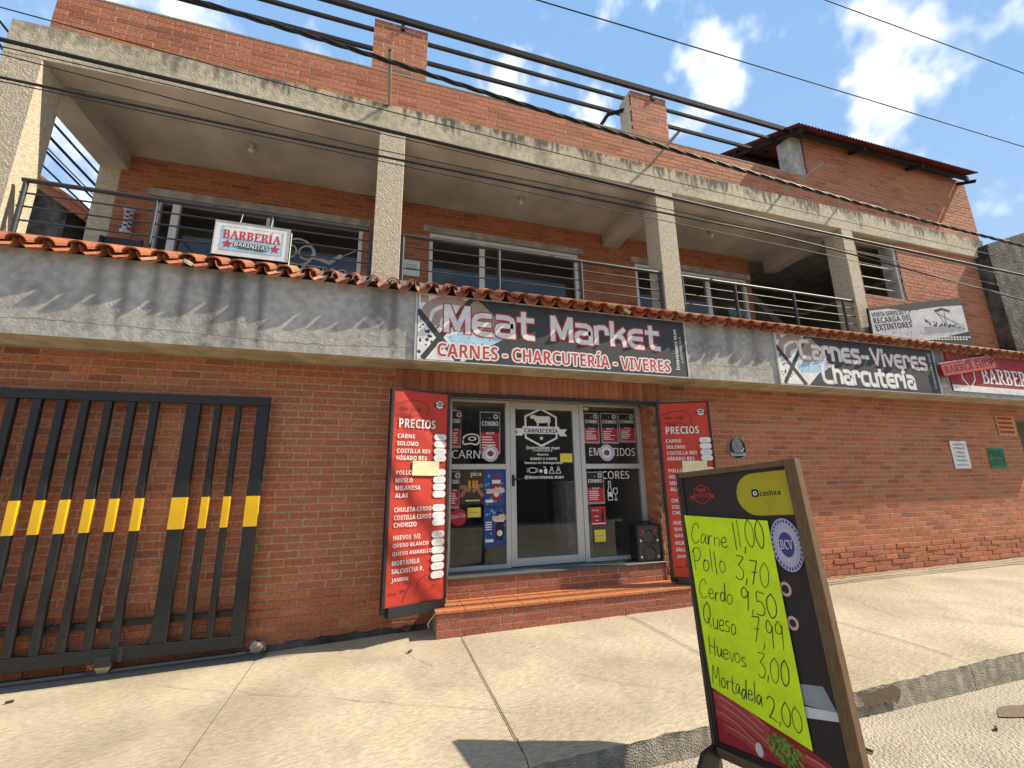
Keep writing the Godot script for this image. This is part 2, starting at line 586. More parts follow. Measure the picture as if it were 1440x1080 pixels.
func road_y(x: float, z: float) -> float:
	return clampf(z - 2.43, 0, 1.0) * 0.07 + minf(0, x + 4) * 0.008


func _ready() -> void:
	rng.seed = 20240611
	# ------------------------------------------------ camera, sky, sun, exposure
	var cam := Camera3D.new()
	cam.name = "camera"
	cam.position = cam_at
	cam.rotation_order = EULER_ORDER_YXZ
	cam.rotation = Vector3(deg_to_rad(12.804), deg_to_rad(-17.086), deg_to_rad(-0.81))
	cam.fov = 83.8
	cam.near = 0.05
	cam.far = 900
	add_child(cam)
	cam.current = true
	var env := Environment.new()
	env.background_mode = Environment.BG_SKY
	env.sky = Sky.new()
	var pano := PanoramaSkyMaterial.new()
	pano.panorama = ImageTexture.create_from_image(sky_image())
	env.sky.sky_material = pano
	env.background_energy_multiplier = 1.0
	env.tonemap_mode = Environment.TONE_MAPPER_LINEAR
	env.tonemap_exposure = 1.95
	env.sdfgi_enabled = true
	env.ssao_enabled = true
	env.ssil_enabled = true
	var we := WorldEnvironment.new()
	we.name = "world_environment"
	we.environment = env
	add_child(we)
	var sun := DirectionalLight3D.new()
	sun.name = "sun"
	sun.light_energy = 1.35
	sun.light_color = Color(1.0, 0.945, 0.85)
	sun.light_angular_distance = 0.5
	sun.shadow_enabled = true
	add_child(sun)
	sun.look_at_from_position(Vector3(0.95, 1.0, 0.241) * 20, Vector3.ZERO, Vector3.UP)

	make_materials()
	make_ground()
	make_building()
	make_shopfront()
	make_signs()
	make_street()
	make_surroundings()


func sky_image() -> Image:
	var w := 2048
	var h := 1024
	var n := FastNoiseLite.new()
	n.seed = 11
	n.noise_type = FastNoiseLite.TYPE_SIMPLEX_SMOOTH
	n.frequency = 1.0
	n.fractal_octaves = 7
	n.fractal_gain = 0.54
	n.fractal_lacunarity = 2.15
	var m := FastNoiseLite.new()
	m.seed = 5
	m.frequency = 1.0
	m.fractal_octaves = 3
	# where the day's clouds stand: bearing, height, half width, half height (degrees), how thick
	var banks := [[6, 48, 18, 9, 0.62], [4, 52, 9, 5, 0.35], [-10, 50, 7, 6, 0.6], [43, 47, 6.5, 9, 0.6], [27, 55, 4, 3, -0.5], [57, 41, 3.2, 7, 0.4], [79, 35, 8.0, 8, 1.7], [78, 24, 6.5, 4.5, 1.3], [64, 37, 4.5, 11, -0.7], [-34, 42, 12, 10, -0.7], [-42, 27, 12, 9, -0.7], [50, 45, 3, 9, -0.5], [22, 43, 12, 5, 0.6], [55, 30, 8, 6, -0.4]]
	var bytes := PackedFloat32Array()
	bytes.resize(w * h * 3)
	for y in h:
		var el := PI / 2 - PI * (y + 0.5) / h
		var up := sin(el)
		var flat := cos(el)
		var t := pow(clampf(1.0 - up, 0, 1), 2.2)
		var blue := Color(0.145, 0.268, 0.465).lerp(Color(0.34, 0.44, 0.55), t)
		if up < 0:
			blue = Color(0.3, 0.27, 0.22)
		for x in w:
			var c := blue
			if up > 0.0:
				var az := TAU * ((x + 0.5) / w - 0.5)
				var d := n.get_noise_3d(sin(az) * flat * 5.0, up * 5.0 + 3.0, -cos(az) * flat * 5.0)
				var bias := -0.02
				for b in banks:
					var da: float = (rad_to_deg(az) - b[0]) * flat / b[2]
					var de: float = (rad_to_deg(el) - b[1]) / b[3]
					var q := da * da + de * de
					if q < 6.0:
						bias += b[4] * exp(-q)
				var a := smoothstep(-0.02, 0.62, d * 1.1 + bias)
				if a > 0.0:
					var body := smoothstep(0.2, 1.0, d + bias + m.get_noise_3d(sin(az) * flat * 9.0, up * 11.0, -cos(az) * flat * 9.0) * 0.6)
					var white := Color(0.8, 0.79, 0.77).lerp(Color(0.36, 0.38, 0.41), body * 0.8)
					c = blue.lerp(white, a * 0.95)
			var i := (y * w + x) * 3
			bytes[i] = c.r; bytes[i + 1] = c.g; bytes[i + 2] = c.b
	return Image.create_from_data(w, h, false, Image.FORMAT_RGBF, bytes.to_byte_array())


# a rendered band: rough cement with what has run down over it. streaks: [metres along, half width, strength, how far down 0..1]
func band_image(w: int, h: int, length: float, base: Color, dirt: Color, streaks: Array, mould: float, seed_n: int, warm: Color) -> Image:
	var n := FastNoiseLite.new()
	n.seed = seed_n
	n.frequency = 0.9
	n.fractal_octaves = 5
	var f := FastNoiseLite.new()
	f.seed = seed_n + 3
	f.frequency = 9.0
	f.fractal_octaves = 3
	var im := Image.create(w, h, false, Image.FORMAT_RGB8)
	var tall := length * h / w
	for x in w:
		var mx := length * x / w
		var st := []
		for s in streaks:
			if absf(mx - s[0]) < s[1] * 3:
				st.append(s)
		for y in h:
			var my := tall * y / h
			var big := n.get_noise_2d(mx, my * 1.4)
			var fine := f.get_noise_2d(mx, my)
			var c := base.lerp(warm, clampf(0.5 + n.get_noise_2d(mx * 0.7 + 40, my) * 1.2, 0, 1))
			var k := 1.0 + big * 0.28 + fine * 0.3
			c = Color(c.r * k, c.g * k, c.b * k)
			var a := 0.0
			var v := float(y) / h
			for s in st:
				var wob := n.get_noise_2d(mx * 3 + s[0], my * 0.8) * 0.05
				var g := exp(-pow((mx - s[0] + wob) / s[1], 2.0))
				a = maxf(a, g * s[2] * smoothstep(s[3] + 0.25, s[3] - 0.2, v + fine * 0.2))
			if mould > 0:
				var edge := n.get_noise_2d(mx * 2.1, 7.0) * 0.5 + 0.28 + f.get_noise_2d(mx * 1.2, my * 0.3) * 0.45
				a = maxf(a, clampf((edge - v * 0.75) * 2.4, 0, 1) * mould * smoothstep(-4.0, 5.0, mx))
			c = c.lerp(dirt, clampf(a, 0, 0.9))
			im.set_pixel(x, y, c.linear_to_srgb())
	return im


func rough_image(w: int, h: int, length: float, seed_n: int) -> Image:
	var f := FastNoiseLite.new()
	f.seed = seed_n
	f.frequency = 22.0
	f.fractal_octaves = 3
	f.noise_type = FastNoiseLite.TYPE_SIMPLEX_SMOOTH
	var im := Image.create(w, h, false, Image.FORMAT_L8)
	for x in w:
		for y in h:
			var v := f.get_noise_2d(length * x / w * 0.8, length * y / w)
			im.set_pixel(x, y, grey(clampf(0.5 + absf(v) * 1.3 - 0.2, 0, 1)))
	return im


func make_materials() -> void:
	var speck := noise_tex(1, 0.03, grey(0.6), grey(1.0), 512, 5)
	var coarse := noise_tex(2, 0.012, grey(0.55), grey(1.0), 512, 6)
	var lumps := noise_tex(3, 0.05, grey(0.0), grey(1.0), 512, 4)
	var sandy := noise_tex(4, 0.1, grey(0.0), grey(1.0), 512, 3)
	var blotch := noise_tex(5, 0.006, grey(0.62), grey(1.0), 512, 7, 0.5, 0.62)
	var m := grain(mat("brick", Color.WHITE, 0.85), speck, Vector3.ONE * 1.7, lumps, 0.25)
	m.vertex_color_use_as_albedo = true
	grain(mat("mortar", Color(0.46, 0.37, 0.25), 0.95), speck, Vector3.ONE * 1.3, sandy, 0.3)
	grain(mat("mortar_upper", Color(0.42, 0.32, 0.21), 0.95), speck, Vector3.ONE * 1.3, sandy, 0.3)
	m = mat("fascia", Color.WHITE, 0.92)
	m.albedo_texture = ImageTexture.create_from_image(band_image(2048, 96, 17.0, Color(0.37, 0.355, 0.325), Color(0.11, 0.102, 0.092), [[1.72, 0.07, 0.5, 0.85], [1.95, 0.05, 0.6, 0.8], [2.17, 0.05, 0.55, 0.9], [2.39, 0.05, 0.6, 0.8], [2.65, 0.06, 0.75, 0.95], [2.85, 0.05, 0.75, 0.95], [3.05, 0.05, 0.7, 0.95], [4.2, 0.12, 0.6, 0.5], [4.35, 0.06, 0.7, 0.9], [8.5, 0.16, 0.6, 0.5], [8.9, 0.08, 0.5, 0.9], [9.35, 0.1, 0.5, 0.6], [13.3, 0.2, 0.8, 0.7], [14.5, 0.2, 0.6, 0.6]], 0.0, 21, Color(0.4, 0.38, 0.34)))
	m.heightmap_enabled = true
	m.heightmap_texture = ImageTexture.create_from_image(rough_image(2048, 96, 17.0, 8))
	m.heightmap_scale = 0.28
	m = mat("beam", Color.WHITE, 0.92)
	m.albedo_texture = ImageTexture.create_from_image(band_image(2048, 64, 15.75, Color(0.43, 0.375, 0.265), Color(0.06, 0.055, 0.045), [[5.9, 0.1, 0.5, 0.9], [6.7, 0.08, 0.6, 0.95]], 1.0, 33, Color(0.48, 0.42, 0.3)))
	m.heightmap_enabled = true
	m.heightmap_texture = ImageTexture.create_from_image(rough_image(2048, 64, 15.75, 9))
	m.heightmap_scale = 0.4
	grain(mat("render", Color(0.58, 0.5, 0.365), 0.92), noise_tex(19, 0.02, grey(0.72), grey(1.0), 512, 6), Vector3.ONE * 1.2, lumps, 0.4)
	grain(mat("soffit", Color(0.5, 0.42, 0.28), 0.95), blotch, Vector3.ONE * 0.8, sandy, 0.4)
	grain(mat("ceiling", Color(0.62, 0.565, 0.5), 0.9), blotch, Vector3.ONE * 0.23)
	grain(mat("plaster", Color(0.5, 0.47, 0.42), 0.9), coarse, Vector3.ONE * 0.5)
	grain(mat("dark_cement", Color(0.12, 0.108, 0.094), 0.95), noise_tex(16, 0.008, grey(0.12), grey(1.0), 512, 6, 0.45, 0.6), Vector3.ONE * 0.5, lumps, 0.8)
	m = grain(mat("walk", Color.WHITE, 0.9), noise_tex(6, 0.03, grey(0.66), grey(1.0), 1024, 8, 0.5, 0.7), Vector3(0.34, 0.5, 1.2), noise_tex(7, 0.022, grey(0), grey(1), 1024, 8, 0.5, 0.72), 0.6)
	m.vertex_color_use_as_albedo = true
	m = grain(mat("road", Color.WHITE, 0.93), noise_tex(8, 0.05, grey(0.66), grey(1.0), 1024, 6, 0.5, 0.65), Vector3.ONE * 0.6, noise_tex(9, 0.06, grey(0), grey(1), 1024, 5), 1.2)
	m.vertex_color_use_as_albedo = true
	grain(mat("kerb", Color(0.42, 0.38, 0.31), 0.95), coarse, Vector3.ONE * 1.4, sandy, 0.8)
	grain(mat("stain", Color(0.17, 0.125, 0.085), 0.7), speck, Vector3.ONE * 2.0)
	m = grain(mat("tile", Color.WHITE, 0.75), speck, Vector3.ONE * 2.2, lumps, 0.2)
	m.vertex_color_use_as_albedo = true
	m = grain(mat("floor_tile", Color(0.56, 0.2, 0.075), 0.6), speck, Vector3.ONE * 1.5)
	grain(mat("steel", Color(0.013, 0.014, 0.016), 0.5), noise_tex(17, 0.015, grey(0.45), grey(1.0), 512, 6, 0.5, 0.65), Vector3.ONE * 1.3)
	mat("steel_scuffed", Color(0.02, 0.021, 0.023), 0.5)
	mat("rust_steel", Color(0.014, 0.009, 0.008), 0.9)
	mat("galvanised", Color(0.36, 0.33, 0.29), 0.6, 0.2)
	mat("rail", Color(0.03, 0.033, 0.038), 0.5)
	mat("aluminium", Color(0.5, 0.5, 0.48), 0.42, 0.25)
	mat("white_frame", Color(0.74, 0.74, 0.72), 0.5)
	mat("zinc_wheel", Color(0.42, 0.38, 0.2), 0.4, 0.5)
	mat("yellow_tape", Color(0.78, 0.45, 0.01), 0.4)
	mat("cable", Color(0.012, 0.012, 0.013), 0.6)
	mat("room_paint", Color(0.36, 0.32, 0.27), 0.9)
	mat("granite", Color(0.12, 0.12, 0.12), 0.45)
	M.granite.albedo_texture = noise_tex(12, 0.2, grey(0.4), grey(1), 256, 3)
	M.granite.uv1_triplanar = true
	M.granite.uv1_world_triplanar = true
	M.granite.uv1_scale = Vector3.ONE * 2
	m = mat("glass", Color(0.012, 0.013, 0.014), 0.02)
	m.albedo_color.a = 0.3
	m.transparency = BaseMaterial3D.TRANSPARENCY_ALPHA
	m.metallic_specular = 0.68
	m = mat("dark_glass", Color(0.02, 0.022, 0.025), 0.03)
	mat("plastic_sleeve", Color(0.30, 0.32, 0.33), 0.15)
	mat("black_plastic", Color(0.014, 0.014, 0.015), 0.45)
	mat("speaker_mesh", Color(0.035, 0.035, 0.036), 0.7)
	var wear := noise_tex(18, 0.012, grey(0.8), grey(1.0), 512, 6, 0.45, 0.6)
	for ink in [["white_print", 0.78, 0.77, 0.74], ["cream_note", 0.75, 0.71, 0.42], ["red_print", 0.56, 0.045, 0.022], ["dark_red_print", 0.32, 0.012, 0.02], ["poster_red", 0.45, 0.02, 0.03], ["black_print", 0.012, 0.012, 0.013], ["sign_black", 0.045, 0.046, 0.05], ["sign_grey", 0.33, 0.33, 0.32], ["sign_tan", 0.34, 0.28, 0.2], ["sign_pink", 0.42, 0.3, 0.25], ["letter_red", 0.5, 0.05, 0.045], ["faded_pink", 0.66, 0.4, 0.4], ["lime_card", 0.62, 0.84, 0.0], ["cashea_yellow", 0.42, 0.36, 0.005], ["board_brown", 0.022, 0.012, 0.011], ["board_red", 0.36, 0.02, 0.02], ["violet", 0.05, 0.045, 0.2], ["lilac", 0.42, 0.4, 0.55], ["blue_poster", 0.02, 0.065, 0.26], ["light_blue", 0.12, 0.4, 0.65], ["sky_print", 0.4, 0.62, 0.75], ["orange_print", 0.75, 0.3, 0.03], ["yellow_note", 0.75, 0.66, 0.06], ["green_note", 0.02, 0.2, 0.07], ["amber_note", 0.6, 0.28, 0.04], ["skin_print", 0.36, 0.17, 0.09], ["meat_print", 0.4, 0.05, 0.045], ["meat_light", 0.58, 0.2, 0.17], ["parsley_print", 0.08, 0.16, 0.015], ["parsley_light", 0.16, 0.27, 0.03], ["cup_grey", 0.27, 0.29, 0.3], ["cup_white", 0.6, 0.6, 0.6], ["line_red", 0.14, 0.008, 0.008], ["silver_print", 0.5, 0.5, 0.49], ["barber_red", 0.55, 0.02, 0.045], ["ext_white", 0.52, 0.52, 0.53]]:
		grain(mat(ink[0], Color(ink[1], ink[2], ink[3]), 0.7), wear, Vector3.ONE * 0.9)
	grain(mat("wood", Color(0.2, 0.115, 0.05), 0.7), noise_tex(14, 0.02, grey(0.45), grey(1.0), 512, 5), Vector3(9, 0.9, 9), sandy, 0.2)
	grain(mat("dark_wood", Color(0.075, 0.045, 0.025), 0.7), noise_tex(15, 0.02, grey(0.45), grey(1.0), 512, 5), Vector3(9, 0.9, 9))
	m = grain(mat("roof_sheet", Color(0.2, 0.035, 0.03), 0.7), coarse, Vector3.ONE * 0.8)
	grain(mat("foliage", Color(0.05, 0.085, 0.02), 0.8), speck, Vector3.ONE * 3)
	grain(mat("house_paint", Color(0.45, 0.4, 0.33), 0.9), blotch, Vector3.ONE * 0.3)
	grain(mat("clay", Color(0.45, 0.17, 0.08), 0.85), speck, Vector3.ONE * 1.2)
	# the mesh of a single brick in several clays
	for i in 14:
		var mb := MB.new()
		mb.col = brick_colour()
		mb.cbox(Vector3(-0.128, -0.03125, -0.03), Vector3(0.128, 0.03125, 0), 0.0035)
		brick_meshes.append(mb.st.commit())


func patch(n: FastNoiseLite, x: float, z: float, a: Color, b: Color, c: Color) -> Color:
	var t := clampf(0.5 + n.get_noise_2d(x, z) * 1.3, 0, 1)
	var q := clampf(n.get_noise_2d(x * 2.3 + 50, z * 2.3) * 2.2 - 0.25, 0, 1)
	return a.lerp(b, t).lerp(c, q * 0.6)


func make_ground() -> void:
	var n := FastNoiseLite.new()
	n.seed = 77
	n.frequency = 0.55
	n.fractal_octaves = 5
	# pavement: one cast slab after another with tooled joints, and a kerb edge of the same concrete
	var walk := Node3D.new()
	walk.name = "sidewalk"
	add_child(walk)
	struct(walk)
	var x0 := -12.02
	while x0 < 16:
		var x1 := x0 + 1.84
		var near := x0 > -5 and x0 < 8
		var nx := 30 if near else 8
		var nz := 40 if near else 8
		var mb := MB.new()
		var g := []
		for i in nx + 1:
			var col := []
			for j in nz + 1:
				var x := lerpf(x0 + 0.003, x1 - 0.003, float(i) / nx)
				var z := lerpf(-0.02, 2.43, float(j) / nz)
				var y := ground_y(x) + n.get_noise_2d(x * 1.6, z * 1.6) * 0.006
				if j == nz:
					y -= 0.012 + absf(n.get_noise_2d(x * 9, 3)) * 0.02
					z -= absf(n.get_noise_2d(x * 5, 9)) * 0.025
				if i == 0 or i == nx:
					y -= 0.006
				col.append([Vector3(x, y, z), patch(n, x, z, Color(0.41, 0.345, 0.24), Color(0.54, 0.465, 0.335), Color(0.32, 0.272, 0.2))])
			g.append(col)
		for i in nx:
			for j in nz:
				var a = g[i][j]; var b = g[i][j + 1]; var c = g[i + 1][j + 1]; var d = g[i + 1][j]
				var nn := Vector3.UP
				for q in [a, c, b, a, d, c]:
					mb.col = q[1]
					mb.v(q[0], nn)
		# the drop at the joint and at the kerb
		mb.col = Color(0.3, 0.25, 0.18)
		for j in nz:
			for e in [0, nx]:
				var a: Vector3 = g[e][j][0]; var b: Vector3 = g[e][j + 1][0]
				mb.quad(a, b, b - Vector3(0, 0.03, 0), a - Vector3(0, 0.03, 0))
		put(mb, "slab", M.walk, walk)
		if near or absf(x0) < 14:
			mb = MB.new()
			var steps := 46 if near else 10
			var rows := 5
			var f := []
			for i in steps + 1:
				var x := lerpf(x0 + 0.004, x1 - 0.004, float(i) / steps)
				var col := []
				for r in rows + 1:
					var top := ground_y(x) - 0.012 - absf(n.get_noise_2d(x * 9, 3)) * 0.02
					var y := lerpf(top, road_y(x, 2.43) - 0.02, float(r) / rows)
					var z := 2.43 - absf(n.get_noise_2d(x * 5, 9)) * 0.025 * (1.0 - float(r) / rows) + (n.get_noise_2d(x * 5, y * 5) * 0.007 if r > 0 else 0.0)
					col.append(Vector3(x, y, z))
				f.append(col)
			for i in steps:
				for r in rows:
					mb.quad(f[i][r + 1], f[i + 1][r + 1], f[i + 1][r], f[i][r])
			put(mb, "kerb", M.kerb, walk)
		x0 = x1
	var mb := MB.new()
	mb.col = Color(0.4, 0.34, 0.26)
	for i in 60:
		var a := -14.0 + i * 0.5
		mb.quad(Vector3(a, ground_y(a) - 0.018, 2.35), Vector3(a + 0.5, ground_y(a + 0.5) - 0.018, 2.35), Vector3(a + 0.5, ground_y(a + 0.5) - 0.018, 0), Vector3(a, ground_y(a) - 0.018, 0))
	put(mb, "joint_bed", M.walk, walk)
	# a second pair of tooled lines beside the joint at the shop
	for x in [0.86, 2.74, 4.58]:
		mb = MB.new()
		mb.col = Color(0.34, 0.29, 0.21)
		for j in 12:
			var z := 0.45 + j * 0.155
			mb.quad(Vector3(x - 0.004, ground_y(x) + 0.0075, z + 0.15), Vector3(x + 0.004, ground_y(x) + 0.0075, z + 0.15), Vector3(x + 0.004, ground_y(x) + 0.0075, z), Vector3(x - 0.004, ground_y(x) + 0.0075, z))
		put(mb, "tooled_line", M.walk, walk)
	# hairline cracks and old spills in the concrete
	for q in [[-1.6, 0.5, 0.9, 1.9], [0.3, 0.6, 0.5, 1.0], [3.4, 0.7, 3.9, 2.2], [5.6, 0.5, 5.2, 1.6], [1.5, 1.5, 2.3, 2.2], [-2.4, 1.6, -1.2, 2.2]]:
		mb = MB.new()
		mb.col = Color(0.2, 0.17, 0.13)
		var p := Vector2(q[0], q[1])
		var to := Vector2(q[2], q[3])
		var line := [p]
		for i in 22:
			line.append(p.lerp(to, (i + 1) / 22.0) + Vector2(rng.randf_range(-1, 1), rng.randf_range(-1, 1)) * 0.022)
		for i in 22:
			var a: Vector2 = line[i]; var b: Vector2 = line[i + 1]
			var side := (b - a).orthogonal().normalized() * rng.randf_range(0.0008, 0.0022)
			var y0 := ground_y(a.x) + 0.0075; var y1 := ground_y(b.x) + 0.0075
			mb.quad(Vector3(a.x - side.x, y0, a.y - side.y), Vector3(b.x - side.x, y1, b.y - side.y), Vector3(b.x + side.x, y1, b.y + side.y), Vector3(a.x + side.x, y0, a.y + side.y))
		put(mb, "crack", M.walk, walk)
	# the road: dusty concrete that rises from the gutter
	mb = MB.new()
	var zs := [2.3, 2.45, 2.6, 2.8, 3.0, 3.2, 3.43, 3.8, 4.4, 5.2, 6.5, 8.5, 11.0]
	var xs := []
	var x := -14.0
	while x < 16.01:
		xs.append(x)
		x += 0.2
	for i in xs.size() - 1:
		for j in zs.size() - 1:
			var q := []
			for e in [[i, j + 1], [i + 1, j + 1], [i + 1, j], [i, j]]:
				var px: float = xs[e[0]]; var pz: float = zs[e[1]]
				q.append([Vector3(px, road_y(px, pz) + n.get_noise_2d(px * 2, pz * 2) * 0.003, pz), patch(n, px, pz + 9, Color(0.42, 0.37, 0.285), Color(0.52, 0.465, 0.37), Color(0.3, 0.255, 0.2))])
			for e in [0, 2, 1, 0, 3, 2]:
				mb.col = q[e][1]
				mb.v(q[e][0], Vector3.UP)
	struct(put(mb, "road", M.road))
	mb = MB.new()
	mb.col = Color(0.3, 0.26, 0.2)
	mb.quad(Vector3(-400, -0.32, 400), Vector3(400, -0.32, 400), Vector3(400, -0.32, -400), Vector3(-400, -0.32, -400))
	struct(put(mb, "ground", M.road))
	# wet patch in the gutter, and paint splashed on the kerb
	var blob := PackedVector2Array()
	for k in 60:
		var a := TAU * k / 60
		var r := 0.28 + 0.06 * sin(a * 3 + 1) + 0.03 * sin(a * 7) + rng.randf_range(-0.015, 0.015)
		blob.append(Vector2(4.5 + cos(a) * r * 1.25, sin(a) * r * 0.42))
	mb = MB.new()
	var on_road := func(p: Vector2) -> Vector3:
		return Vector3(p.x, road_y(p.x, 2.8 - p.y) + 0.007, 2.8 - p.y)
	var hub := Vector2(4.5, 0)
	for k in blob.size():
		var p := blob[k]
		var q := blob[(k + 1) % blob.size()]
		mb.tri(on_road.call(hub), on_road.call(p), on_road.call(q))
	put(mb, "wet_patch", M.stain).set_meta("kind", "structure")
	mb = MB.new()
	mb.xf = Transform3D(Basis.IDENTITY, Vector3(0, 0, 2.447))
	var drip := PackedVector2Array([Vector2(3.30, 0.15)])
	for k in 9:
		drip.append(Vector2(3.32 + k * 0.042, 0.155 + 0.012 * sin(k * 1.9)))
	drip.append(Vector2(3.70, 0.12))
	for k in 10:
		drip.append(Vector2(3.68 - k * 0.038, (0.075 if k % 2 == 0 else 0.03 + rng.randf() * 0.03)))
	mb.poly(drip, 0, 0)
	put(mb, "kerb_stain", M.stain).set_meta("kind", "structure")


func room(parent: Node, called: String, lo: Vector3, hi: Vector3, m: Material) -> void:
	# floor, ceiling, back and side walls of a room that is open towards the street
	var mb := MB.new()
	var t := 0.06
	mb.box(Vector3(lo.x - t, lo.y - t, lo.z - t), Vector3(hi.x + t, lo.y, hi.z))
	mb.box(Vector3(lo.x - t, hi.y, lo.z - t), Vector3(hi.x + t, hi.y + t, hi.z))
	mb.box(Vector3(lo.x - t, lo.y, lo.z - t), Vector3(hi.x + t, hi.y, lo.z))
	mb.box(Vector3(lo.x - t, lo.y, lo.z), Vector3(lo.x, hi.y, hi.z))
	mb.box(Vector3(hi.x, lo.y, lo.z), Vector3(hi.x + t, hi.y, hi.z))
	put(mb, called, m, parent)


func balcony_window(parent: Node, x0: float, x1: float, y0: float, y1: float, z: float, leaves: Array) -> void:
	# leaves: x positions where one leaf ends and the next begins
	var mb := MB.new()
	var w := 0.1
	mb.box(Vector3(x0 - w, y1, z - 0.06), Vector3(x1 + w, y1 + 0.11, z + 0.035))
	var o := put(mb, "window_surround", M.plaster, parent)
	mb = MB.new()
	mb.box(Vector3(x0 - 0.002, y0, z - 0.09), Vector3(x0 + 0.06, y1 - 0.002, z - 0.01))
	mb.box(Vector3(x1 - 0.06, y0, z - 0.09), Vector3(x1 + 0.002, y1 - 0.002, z - 0.01))
	mb.box(Vector3(x0 + 0.06, y1 - 0.06, z - 0.09), Vector3(x1 - 0.06, y1 - 0.002, z - 0.01))
	mb.box(Vector3(x0 + 0.06, y0, z - 0.09), Vector3(x1 - 0.06, y0 + 0.06, z - 0.01))
	for x in leaves:
		mb.box(Vector3(x - 0.045, y0 + 0.06, z - 0.085), Vector3(x + 0.045, y1 - 0.06, z - 0.015))
	put(mb, "frame", M.white_frame, o)
	var edges := [x0 + 0.06] + leaves + [x1 - 0.06]
	for i in edges.size() - 1:
		mb = MB.new()
		mb.rect(edges[i] + 0.001, y0 + 0.06, edges[i + 1] - 0.001, y1 - 0.06, z - 0.05)
		put(mb, "pane", M.glass, o)


func railing(parent: Node, x0: float, x1: float, posts: Array) -> void:
	var r := Node3D.new()
	r.name = "balcony_railing"
	parent.add_child(r, true)
	var z := 0.11
	var mb := MB.new()
	mb.tube([Vector3(x0, 4.6, z), Vector3(x1, 4.6, z)], 0.024, 10)
	put(mb, "handrail", M.rail, r)
	for y in [4.46, 4.315, 4.165]:
		mb = MB.new()
		mb.tube([Vector3(x0, y, z), Vector3(x1, y, z)], 0.0095, 8)
		put(mb, "rail", M.rail, r)
	for x in posts:
		mb = MB.new()
		mb.tube([Vector3(x, 3.96, z + 0.001), Vector3(x, 4.59, z + 0.001)], 0.021, 10)
		put(mb, "post", M.rail, r)


